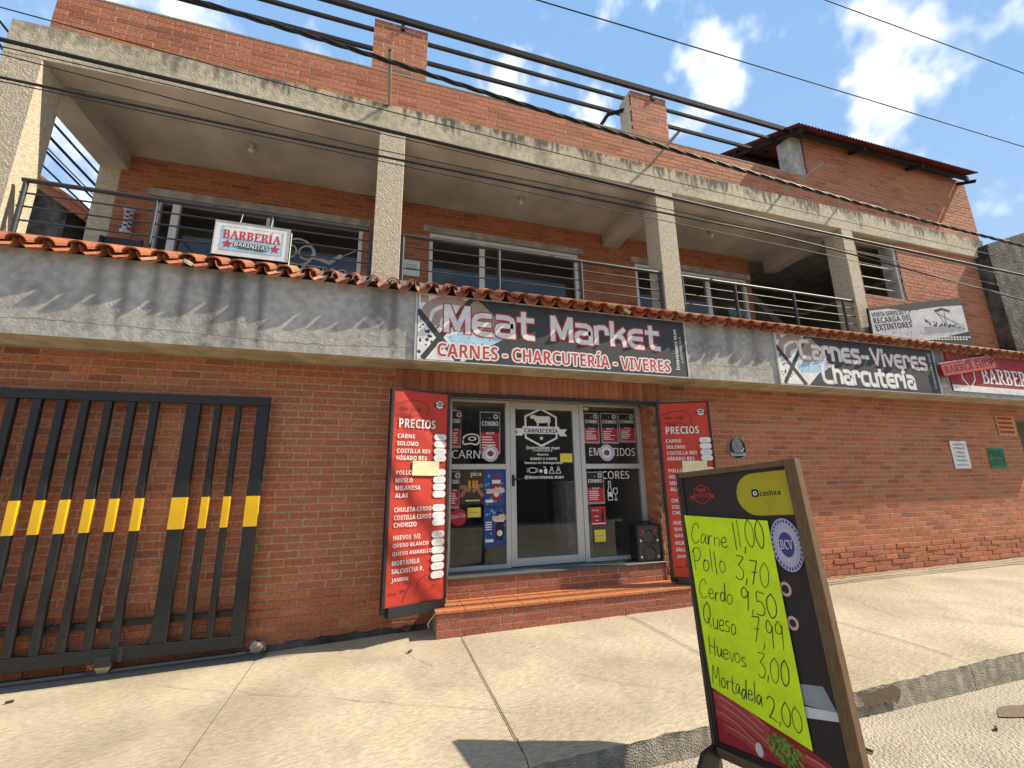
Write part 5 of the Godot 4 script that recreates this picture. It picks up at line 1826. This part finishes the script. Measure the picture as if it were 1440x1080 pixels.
	var note := sheet("paper_note", "blank cream note stuck on the " + ("sunlit price board" if side > 0 else "price board turned from the sun"), "note", "cream notes on the price boards", 0, 0, 0.3, 0.152, 0, M.cream_note)
	note.transform = o.transform * Transform3D(Basis(Vector3.BACK, -0.02), Vector3(0.4, 1.236, z + 0.006))


func make_street() -> void:
	make_gate()
	make_sandwich_board()
	make_cables()
	make_small_things()


func make_gate() -> void:
	var o := thing("sliding_gate", "black steel sliding gate with a yellow stripe across its bars", "gate", Vector3(-1.115, 0, 0.12))
	var top := 2.515
	var bot := 0.19
	var left := -3.2
	var bar := func(called: String, x0: float, y0: float, x1: float, y1: float, z0: float, z1: float) -> MeshInstance3D:
		var f := MB.new()
		f.cbox(Vector3(x0, y0, z0), Vector3(x1, y1, z1), 0.004)
		return put(f, called, M.steel, o)
	bar.call("frame_rail", left, top - 0.085, 0.0, top, -0.05, 0.0)
	bar.call("frame_rail", left, bot, 0.0, bot + 0.105, -0.05, 0.0)
	# x of each bar's left edge from the closing post, and its width
	var bars := [[-0.112, 0.112], [-0.305, 0.053], [-0.485, 0.055], [-0.725, 0.12], [-1.015, 0.06], [-1.2, 0.06], [-1.38, 0.06], [-1.557, 0.06], [-1.733, 0.062], [-1.905, 0.062], [-2.083, 0.062], [-2.26, 0.062], [-2.44, 0.062], [-2.62, 0.062], [-2.8, 0.062], [-3.0, 0.062]]
	for q in bars:
		var b: MeshInstance3D = bar.call("bar", q[0], bot + 0.106, q[0] + q[1] - 0.001, top - 0.086, -0.046, -0.002)
		var f := MB.new()
		f.box(Vector3(q[0] - 0.001, 1.25, -0.047), Vector3(q[0] + q[1], 1.535, -0.0005))
		put(f, "yellow_band", M.yellow_tape, b)
	var mb := MB.new()
	mb.box(Vector3(left, 0.45, -0.085), Vector3(-0.02, 0.5, -0.051))
	put(mb, "back_rail", M.steel, o)
	var wheel := MB.new()
	wheel.xf = Transform3D(Basis(Vector3.RIGHT, PI / 2), Vector3(-1.03, 0.155, -0.02))
	wheel.lathe([[0.0, -0.02], [0.02, -0.02], [0.052, -0.018], [0.045, 0.0], [0.052, 0.018], [0.02, 0.02], [0.0, 0.02]], Vector3.ZERO, 22)
	put(wheel, "wheel", M.zinc_wheel, o)
	mb = MB.new()
	mb.box(Vector3(-1.09, 0.16, 0.0012), Vector3(-0.98, 0.24, 0.008))
	mb.box(Vector3(-0.93, 0.19, 0.0012), Vector3(-0.9, 0.3, 0.012))
	put(mb, "wheel_bracket", M.steel_scuffed, o)
	mb = MB.new()
	for i in 12:
		var a := -4.4 + i * 0.29; var c := a + 0.29
		var ya := ground_y(a); var yc := ground_y(c)
		mb.quad(Vector3(a, ya + 0.0, 0.2), Vector3(c, yc + 0.0, 0.2), Vector3(c, yc + 0.035, 0.17), Vector3(a, ya + 0.035, 0.17))
		mb.quad(Vector3(a, ya + 0.035, 0.17), Vector3(c, yc + 0.035, 0.17), Vector3(c, yc + 0.035, 0.02), Vector3(a, ya + 0.035, 0.02))
		mb.quad(Vector3(a, ya + 0.035, 0.09), Vector3(c, yc + 0.035, 0.09), Vector3(c, yc + 0.052, 0.1), Vector3(a, ya + 0.052, 0.1))
		mb.quad(Vector3(a, ya + 0.052, 0.1), Vector3(c, yc + 0.052, 0.1), Vector3(c, yc + 0.035, 0.115), Vector3(a, ya + 0.035, 0.115))
	tag(put(mb, "gate_track", M.steel_scuffed), "dark steel floor track under the sliding gate", "track")


func make_sandwich_board() -> void:
	var o := thing("sandwich_board", "tall wooden pavement price board standing in the gutter", "sign board")
	var ax := Vector3(0.274, 0.085, 0.958).normalized()
	var up := Vector3(0.026, 0.995, -0.096)
	up = (up - ax * ax.dot(up)).normalized()
	var n := ax.cross(up).normalized()
	o.transform = Transform3D(Basis(ax, up, n), Vector3(1.901, 0.0, 2.623))
	var w := 0.772
	var h := 1.685
	# frame of planed wood, print set back in a black inner frame
	for q in [[0.0, -0.02, 0.022, h], [w - 0.06, -0.02, w, h]]:
		var f := MB.new()
		f.cbox(Vector3(q[0], q[1], -0.035), Vector3(q[2], q[3], 0.028 if q[0] > 0 else 0.012), 0.004)
		put(f, "stile", M.wood if q[0] > 0 else M.dark_wood, o)
	for q in [[h - 0.035, h], [0.11, 0.155]]:
		var f := MB.new()
		f.cbox(Vector3(0.023, q[0], -0.03), Vector3(w - 0.061, q[1], 0.01), 0.004)
		put(f, "rail", M.wood, o)
	var mb := MB.new()
	mb.box(Vector3(0.023, 0.156, -0.02), Vector3(w - 0.061, h - 0.036, -0.006))
	put(mb, "printed_panel", M.board_brown, o)
	mb = MB.new()
	mb.box(Vector3(0.023, 0.156, -0.0055), Vector3(0.042, h - 0.036, 0.004))
	mb.box(Vector3(0.043, 0.156, -0.0055), Vector3(w - 0.061, 0.185, 0.004))
	put(mb, "inner_frame", M.black_plastic, o)
	# the low foot that steadies the board
	mb = MB.new()
	mb.xf = Transform3D(Basis(Vector3.UP, PI / 2), Vector3.ZERO)
	mb.poly(PackedVector2Array([Vector2(-0.26, -0.005), Vector2(-0.015, -0.005), Vector2(-0.015, 0.165), Vector2(-0.12, 0.15)]), 0.004, 0.03)
	mb.xf = Transform3D.IDENTITY
	mb.box(Vector3(0.0, -0.004, 0.2), Vector3(0.16, 0.09, 0.26))
	put(mb, "foot", M.black_plastic, o)
	# ---- what is printed on the panel
	var z := -0.0045
	badge(o, Vector2(0.17, 1.535), 0.125, z, M.board_red, M.board_red, M.board_brown)
	mb = MB.new()
	var pill := PackedVector2Array()
	for i in 17:
		var a := PI / 2 + PI * i / 16.0
		pill.append(Vector2(0.515 + cos(a) * 0.115, 1.512 + sin(a) * 0.118))
	pill.append(Vector2(w - 0.063, 1.394))
	pill.append(Vector2(w - 0.063, 1.63))
	mb.poly(pill, z, z)
	put(mb, "printed_yellow_shape", M.cashea_yellow, o)
	mb = MB.new()
	mb.poly(rounded(0.492, 1.496, 0.532, 1.54, 0.01, 4), z + 0.001, z + 0.001)
	put(mb, "printed_logo", M.black_print, o)
	mb = MB.new()
	mb.ring(Vector2(0.512, 1.517), 0.006, 0.012, z + 0.002, 14)
	put(mb, "printed_logo_mark", M.white_print, o)
	words("cashea", Vector3(0.537, 1.5, z + 0.001), Vector2(0.115, 0.03), M.black_print, o)
	mb = MB.new()
	mb.ring(Vector2(0.575, 1.02), 0.018, 0.03, z, 20, 1.2)
	mb.ring(Vector2(0.578, 0.86), 0.016, 0.028, z, 20, 1.2)
	put(mb, "printed_letters", M.faded_pink, o)
	# a grey cup and meat with parsley along the bottom
	mb = MB.new()
	mb.poly(PackedVector2Array([Vector2(0.54, 0.5), Vector2(0.7, 0.5), Vector2(0.66, 0.6), Vector2(0.54, 0.585)]), z, z)
	put(mb, "printed_cup", M.cup_grey, o)
	mb = MB.new()
	mb.poly(PackedVector2Array([Vector2(0.53, 0.44), Vector2(0.706, 0.47), Vector2(0.7, 0.505), Vector2(0.53, 0.49)]), z + 0.001, z + 0.001)
	put(mb, "printed_cup_rim", M.cup_white, o)
	mb = MB.new()
	mb.poly(PackedVector2Array([Vector2(0.044, 0.187), Vector2(0.7, 0.187), Vector2(0.7, 0.25), Vector2(0.56, 0.3), Vector2(0.044, 0.47)]), z, z)
	put(mb, "printed_table", M.dark_red_print, o)
	# sausages side by side, with a lighter streak along each
	var meats := [[0.08, 0.44, 0.34, 0.33], [0.06, 0.41, 0.33, 0.295], [0.07, 0.37, 0.35, 0.25], [0.06, 0.33, 0.27, 0.24], [0.1, 0.27, 0.3, 0.205], [0.5, 0.27, 0.66, 0.215]]
	for i in meats.size():
		var q: Array = meats[i]
		var mid := Vector2((q[0] + q[2]) / 2, (q[1] + q[3]) / 2 + 0.012)
		var line := curve([Vector2(q[0], q[1]), mid, Vector2(q[2], q[3])], 5)
		mb = MB.new()
		mb.ribbon(line, 0.036, z + 0.0005 + 0.0003 * i)
		put(mb, "printed_sausage", M.meat_print, o)
		var top := []
		for p in line:
			top.append(p + Vector2(0.004, 0.009))
		mb = MB.new()
		mb.ribbon(top.slice(1, top.size() - 1), 0.006, z + 0.0007 + 0.0003 * i)
		put(mb, "printed_streak", M.meat_light, o)
	mb = MB.new()
	mb.disc(Vector2(0.28, 0.225), 0.02, z + 0.003, 18, 0.032)
	put(mb, "printed_onion", M.cup_white, o)
	for k in 2:
		mb = MB.new()
		for i in 110:
			var a := rng.randf() * TAU
			var r := sqrt(rng.randf())
			mb.disc(Vector2(0.42 + cos(a) * r * 0.085, 0.262 + sin(a) * r * 0.06 - cos(a) * r * 0.02), rng.randf_range(0.003, 0.009), z + 0.0026 + k * 0.0004 + i * 0.000003, 6)
		stuff(put(mb, "printed_parsley", M.parsley_print if k == 0 else M.parsley_light, o))
	# ---- the handwritten lime card taped over the print
	var card := thing("price_card", "lime green handwritten price list taped on the pavement board", "price list")
	card.transform = o.transform * Transform3D(Basis.IDENTITY, Vector3(0, 0, 0.0085))
	mb = MB.new()
	mb.poly(PackedVector2Array([Vector2(0.026, 1.41), Vector2(0.558, 1.365), Vector2(0.559, 0.313), Vector2(0.051, 0.452)]), -0.001, 0.0)
	put(mb, "card", M.lime_card, card)
	mb = MB.new()
	var lines := [["Carne", 0.05, 1.255, 0.25, 0.12, -0.13], ["11,00", 0.34, 1.215, 0.19, 0.15, -0.02], ["Pollo", 0.045, 1.085, 0.22, 0.13, -0.06], ["3,70", 0.31, 1.045, 0.2, 0.13, -0.12], ["Cerdo", 0.055, 0.935, 0.22, 0.11, -0.14], ["9,50", 0.315, 0.895, 0.205, 0.12, -0.1], ["Queso", 0.055, 0.785, 0.21, 0.12, -0.16], ["7,99", 0.355, 0.735, 0.17, 0.13, -0.1], ["Huevos", 0.065, 0.63, 0.23, 0.1, -0.12], ["3,00", 0.345, 0.58, 0.17, 0.12, -0.12], ["Mortadela", 0.06, 0.48, 0.29, 0.1, -0.14], ["2,00", 0.365, 0.385, 0.17, 0.11, -0.06]]
	for l in lines:
		strokes(mb, HAND, l[0], Vector3(l[1], l[2], 0.0012), Vector2(l[3], l[4]), 0.0044, l[5] + rng.randf_range(-0.03, 0.03), true, 0.06)
	put(mb, "handwriting", M.black_print, card)
	var s := thing("bank_seal", "round violet and white seal stuck on the pavement board beside the lime card", "sticker")
	s.transform = o.transform * Transform3D(Basis.IDENTITY, Vector3(0.632, 1.242, 0.0045))
	mb = MB.new()
	mb.disc(Vector2.ZERO, 0.08, 0.0, 32, 0.135)
	put(mb, "disc", M.lilac, s)
	mb = MB.new()
	for i in 30:
		var a := TAU * i / 30.0
		mb.poly(PackedVector2Array([Vector2(cos(a - 0.06) * 0.066, sin(a - 0.06) * 0.112), Vector2(cos(a + 0.06) * 0.066, sin(a + 0.06) * 0.112), Vector2(cos(a + 0.05) * 0.076, sin(a + 0.05) * 0.128), Vector2(cos(a - 0.05) * 0.076, sin(a - 0.05) * 0.128)]), 0.001, 0.001)
	mb.disc(Vector2.ZERO, 0.037, 0.0012, 28, 0.063)
	put(mb, "violet_print", M.violet, s)
	mb = MB.new()
	for i in 26:
		var a := TAU * i / 26.0
		mb.poly(PackedVector2Array([Vector2(cos(a - 0.04) * 0.04, sin(a - 0.04) * 0.068), Vector2(cos(a + 0.04) * 0.04, sin(a + 0.04) * 0.068), Vector2(cos(a) * 0.058, sin(a) * 0.099)]), 0.001, 0.001)
	put(mb, "white_rays", M.white_print, s)
	words("BCV", Vector3(-0.032, -0.022, 0.0024), Vector2(0.064, 0.046), M.white_print, s, "Droid Serif", 400)


func wire(label: String, group: String, r: float, pts: Array, twist := 0.0) -> void:
	# pts: points a sagging cable hangs through
	var smooth := []
	for i in pts.size() - 1:
		var p0: Vector3 = pts[maxi(i - 1, 0)]; var p1: Vector3 = pts[i]; var p2: Vector3 = pts[i + 1]; var p3: Vector3 = pts[mini(i + 2, pts.size() - 1)]
		var steps := 40 if twist > 0 else 8
		for k in steps:
			smooth.append(p1.cubic_interpolate(p2, p0, p3, float(k) / steps))
	smooth.append(pts[-1])
	var mb := MB.new()
	if twist > 0:
		for s in 3:
			var strand := []
			var run := 0.0
			for i in smooth.size():
				if i > 0:
					run += smooth[i].distance_to(smooth[i - 1])
				var a := run * 9.0 + TAU * s / 3.0
				strand.append(smooth[i] + Vector3(0, cos(a), sin(a)) * r * 0.9)
			mb.tube(strand, r * 0.75, 6)
	else:
		mb.tube(smooth, r, 6)
	tag(put(mb, "overhead_cable", M.cable), label, "cable", group)


func strung(z: float, pts: Array) -> Array:
	var out := []
	for p in pts:
		out.append(Vector3(p[0], p[1], z))
	var a: Vector3 = out[0]
	var b: Vector3 = out[1]
	out.push_front(a + (a - b).normalized() * 9.0)
	a = out[-1]
	b = out[-2]
	out.append(a + (a - b).normalized() * 9.0)
	return out


func make_cables() -> void:
	var g := "cables strung along the facade"
	wire("thick black cable bundle strung along the front of the balcony beam", g, 0.017, strung(1.3, [[-3.01, 5.065], [-0.513, 4.995], [1.172, 4.947], [3.302, 4.88], [5.312, 4.84], [9.924, 4.8]]))
	wire("heavy twisted black cable crossing the brick parapet", g, 0.015, strung(1.3, [[-1.824, 5.931], [-0.573, 5.85], [1.183, 5.7], [4.03, 5.54], [7.103, 5.42], [10.176, 5.37]]), 1.0)
	wire("medium black cable strung just below the balcony beam", g, 0.011, strung(1.28, [[-2.946, 4.738], [-0.492, 4.70], [3.279, 4.675], [5.274, 4.645], [9.702, 4.36]]))
	wire("thin wire drooping just under the medium black cable", g, 0.0045, strung(1.3, [[-2.937, 4.687], [-0.488, 4.634], [3.263, 4.552], [5.245, 4.51], [9.725, 4.39]]))
	wire("thin wire close under the thick black cable bundle", g, 0.0045, strung(1.33, [[-2.992, 4.974], [-0.508, 4.915], [3.297, 4.825], [9.863, 4.70]]))
	wire("thin wire midway between the thick bundle and the medium cable", g, 0.0045, strung(1.3, [[-2.983, 4.929], [-0.496, 4.76], [3.284, 4.716], [9.773, 4.51]]))
	wire("thin wire running above the thick black cable bundle", g, 0.005, strung(1.3, [[-3.067, 5.364], [-0.529, 5.225], [3.332, 5.12], [7.009, 5.085]]))
	wire("single wire across the open sky above the tin roof", g, 0.008, strung(1.5, [[1.23, 6.95], [3.45, 7.03], [10.7, 7.26]]))
	wire("highest single wire crossing the sky beside the big cloud", g, 0.008, strung(1.5, [[5.9, 8.86], [11.35, 9.11]]))
	var s := "wires running back beside the open end of the balcony"
	for q in [[6.6, 0.018], [6.8, 0.01], [6.77, 0.008], [6.37, 0.02], [6.2, 0.009], [6.14, 0.016], [5.92, 0.013], [7.05, 0.014]]:
		wire("black wire running back past the open end of the balcony", s, q[1], [Vector3(-4.6, q[0] + 0.12, 4.0), Vector3(-4.6, q[0] + 0.03, 0.0), Vector3(-4.6, q[0], -2.5), Vector3(-4.6, q[0] + 0.04, -5.0), Vector3(-4.6, q[0] + 0.25, -12.0)])


func make_small_things() -> void:
	# barber's pole on the balcony wall
	var o := thing("barber_pole", "red white and blue barber pole in a glass tube on the balcony wall", "barber pole", Vector3(-3.42, 4.93, -1.42))
	var mb := MB.new()
	for k in 6:
		for i in 12:
			for j in 8:
				var y0 := 0.07 + 0.26 * j / 8.0; var y1 := 0.07 + 0.26 * (j + 1) / 8.0
				if (k + 6 * 0) % 6 == (i / 2 + j) % 6:
					var m2 := 0.05
					var a := TAU * i / 12.0; var c := TAU * (i + 1) / 12.0
					mb.col = [Color(0.5, 0.03, 0.04), Color(0.7, 0.7, 0.68), Color(0.05, 0.07, 0.25), Color(0.7, 0.7, 0.68), Color(0.5, 0.03, 0.04), Color(0.7, 0.7, 0.68)][k]
					mb.quad(Vector3(cos(c) * m2, y0, sin(c) * m2), Vector3(cos(a) * m2, y0, sin(a) * m2), Vector3(cos(a) * m2, y1, sin(a) * m2), Vector3(cos(c) * m2, y1, sin(c) * m2))
	put(mb, "striped_cylinder", M.tile, o)
	for y in [0.0, 0.33]:
		mb = MB.new()
		mb.lathe([[0.0, y], [0.045, y], [0.066, y + 0.015], [0.066, y + 0.055], [0.045, y + 0.07], [0.0, y + 0.07]], Vector3.ZERO, 18)
		put(mb, "cap", M.aluminium, o)
	mb = MB.new()
	mb.box(Vector3(-0.02, 0.02, -0.08), Vector3(0.02, 0.38, -0.052))
	put(mb, "wall_bracket", M.aluminium, o)
	# a dark chair and table stacked behind the railing
	o = thing("folding_chair", "dark chair standing behind the balcony railing at its open end", "chair", Vector3(-3.15, 3.7, -0.65))
	mb = MB.new()
	mb.cbox(Vector3(-0.22, 0.44, -0.22), Vector3(0.22, 0.48, 0.22), 0.008)
	put(mb, "seat", M.black_plastic, o)
	mb = MB.new()
	mb.bar(Vector3(-0.2, 0.72, -0.24), Vector3(0.2, 0.72, -0.24), 0.03, 0.36)
	put(mb, "backrest", M.black_plastic, o)
	for q in [[-0.2, -0.22], [0.2, -0.22], [-0.2, 0.2], [0.2, 0.2]]:
		mb = MB.new()
		mb.bar(Vector3(q[0], 0, q[1]), Vector3(q[0], 0.9 if q[1] < 0 else 0.44, q[1]), 0.03, 0.03)
		put(mb, "leg", M.steel, o)
	# stone by the gate and litter
	o = thing("stone", "grey broken stone lying at the foot of the wall beside the gate", "stone", Vector3(-0.99, ground_y(-0.99) + 0.005, 0.1))
	mb = MB.new()
	var nn := FastNoiseLite.new()
	nn.seed = 4
	nn.frequency = 3.0
	var prof := []
	for i in 9:
		var row := []
		for k in 12:
			var th := PI * i / 8.0; var ph := TAU * k / 12.0
			var d := Vector3(sin(th) * cos(ph), cos(th), sin(th) * sin(ph))
			var r := 1.0 + nn.get_noise_3dv(d * 0.5) * 0.7
			row.append(Vector3(0, 0.06, 0) + d * r * Vector3(0.07, 0.062, 0.05))
		prof.append(row)
	for i in 8:
		for k in 12:
			mb.quad(prof[i][k], prof[i][(k + 1) % 12], prof[i + 1][(k + 1) % 12], prof[i + 1][k])
	put(mb, "stone_body", M.kerb, o)
	for q in [[-2.55, 0.42, 0.3], [-2.42, 0.9, 1.2], [3.9, 2.85, 0.5], [2.9, 2.75, 2.0], [0.35, 0.62, 0.8]]:
		mb = MB.new()
		var y := ground_y(q[0]) if q[1] < 2.4 else road_y(q[0], q[1])
		mb.xf = Transform3D(Basis(Vector3.UP, q[2]), Vector3(q[0], y + 0.012, q[1]))
		mb.box(Vector3(-0.022, -0.004, -0.008), Vector3(0.022, 0.008, 0.008))
		tag(put(mb, "litter", M.dark_wood), "small dark scrap lying on the concrete", "litter", "scraps of litter on the ground")
	# wedges of cement caught under the tiles
	for q in [[-1.86, 3.73], [2.93, 3.74]]:
		mb = MB.new()
		mb.bar(Vector3(q[0] - 0.03, q[1] + 0.03, 0.5), Vector3(q[0] + 0.03, q[1] - 0.02, 0.54), 0.045, 0.03)
		tag(put(mb, "mortar_lump", M.cream_note if q[0] < 0 else M.render), "pale lump of mortar under the eave tiles " + ("below the boxed barber sign" if q[0] < 0 else "over the long black sign"), "mortar", "lumps of mortar under the tiles")
	# thin rope below the price board
	mb = MB.new()
	mb.tube([Vector3(0.66, 0.4, 0.22), Vector3(0.62, 0.33, 0.2), Vector3(0.57, 0.28, 0.21), Vector3(0.55, 0.24, 0.2), Vector3(0.56, 0.21, 0.21)], 0.006, 6)
	tag(put(mb, "rope_end", M.white_frame), "frayed pale rope hanging under the sunlit price board", "rope")


func simple_house(called: String, label: String, lo: Vector3, hi: Vector3, m: Material, roof_m: Material, ridge: float, doors: Array) -> void:
	var o := thing(called, label, "building")
	var mb := MB.new()
	mb.box(lo, hi)
	put(mb, "wall", m, o)
	mb = MB.new()
	var e := 0.35
	var mid := (lo.z + hi.z) / 2
	mb.quad(Vector3(lo.x - e, hi.y, hi.z + e), Vector3(hi.x + e, hi.y, hi.z + e), Vector3(hi.x + e, hi.y + ridge, mid), Vector3(lo.x - e, hi.y + ridge, mid))
	mb.quad(Vector3(hi.x + e, hi.y, lo.z - e), Vector3(lo.x - e, hi.y, lo.z - e), Vector3(lo.x - e, hi.y + ridge, mid), Vector3(hi.x + e, hi.y + ridge, mid))
	mb.tri(Vector3(lo.x, hi.y, hi.z), Vector3(lo.x, hi.y, lo.z), Vector3(lo.x, hi.y + ridge, mid))
	mb.tri(Vector3(hi.x, hi.y, lo.z), Vector3(hi.x, hi.y, hi.z), Vector3(hi.x, hi.y + ridge, mid))
	put(mb, "roof", roof_m, o)
	for d in doors:
		mb = MB.new()
		mb.box(Vector3(d[0], d[1], lo.z - 0.03), Vector3(d[2], d[3], lo.z - 0.001))
		put(mb, "shutter", M.dark_cement, o)


func make_surroundings() -> void:
	# the neighbour seen through the open end of the balcony
	var o := thing("neighbour_house", "neighbouring house with a brown sloping roof beyond the open balcony end", "building")
	var mb := MB.new()
	mb.poly(PackedVector2Array([Vector2(-10.0, 0), Vector2(-5.2, 0), Vector2(-5.2, 6.2), Vector2(-7.2, 7.55), Vector2(-10.0, 7.55)]), -9.0, -3.2)
	put(mb, "wall", M.dark_cement, o)
	mb = MB.new()
	mb.bar(Vector3(-4.85, 6.05, -3.12), Vector3(-7.3, 7.7, -3.12), 0.1, 0.2, Vector3(0.5, 0.8, 0))
	put(mb, "barge_board", M.clay, o)
	mb = MB.new()
	mb.bar(Vector3(-4.8, 6.09, -6.1), Vector3(-7.3, 7.79, -6.1), 6.2, 0.05, Vector3(0.5, 0.8, 0))
	put(mb, "roof", M.clay, o)
	# tiled roof of a room at the back of the terrace
	o = thing("terrace_roof", "orange tiled roof showing over the brick parapet", "roof", Vector3(-2.6, 6.42, -1.2))
	mb = MB.new()
	for i in 14:
		for s in 6:
			var a0 := PI * s / 6.0; var a1 := PI * (s + 1) / 6.0
			var cx := -0.9 + i * 0.13
			mb.col = Color(0.46, 0.17, 0.07).lerp(Color(0.36, 0.13, 0.06), float(i % 3) / 2)
			mb.quad(Vector3(cx + cos(a1) * 0.06, 1.05 + sin(a1) * 0.05, 0.2), Vector3(cx + cos(a0) * 0.06, 1.05 + sin(a0) * 0.05, 0.2), Vector3(cx + cos(a0) * 0.06, 1.7 + sin(a0) * 0.05, -1.4), Vector3(cx + cos(a1) * 0.06, 1.7 + sin(a1) * 0.05, -1.4))
	put(mb, "tiles", M.tile, o)
	mb = MB.new()
	mb.box(Vector3(-0.9, 0, -1.3), Vector3(0.85, 1.03, 0.1))
	put(mb, "wall", M.clay, o)
	# across the street, behind the camera: what the glass mirrors
	simple_house("street_house", "long low cream house with a clay roof across the street", Vector3(-9, -0.3, 11.5), Vector3(3.5, 3.3, 18), M.house_paint, M.clay, 1.3, [[-7, 0, -5, 2.3], [-2, 0, 0.5, 2.4]])
	simple_house("street_house", "two-storey grey house with shutters across the street", Vector3(4.2, -0.3, 11.5), Vector3(12.5, 5.2, 18), M.plaster, M.clay, 1.2, [[5, 0, 7.2, 2.5], [8.6, 0, 10.4, 2.4]])
	o = thing("next_building", "plain rendered building beyond the concrete end wall", "building")
	mb = MB.new()
	mb.box(Vector3(13.41, -0.3, -8), Vector3(20, 5.6, 0.0))
	put(mb, "wall", M.plaster, o)
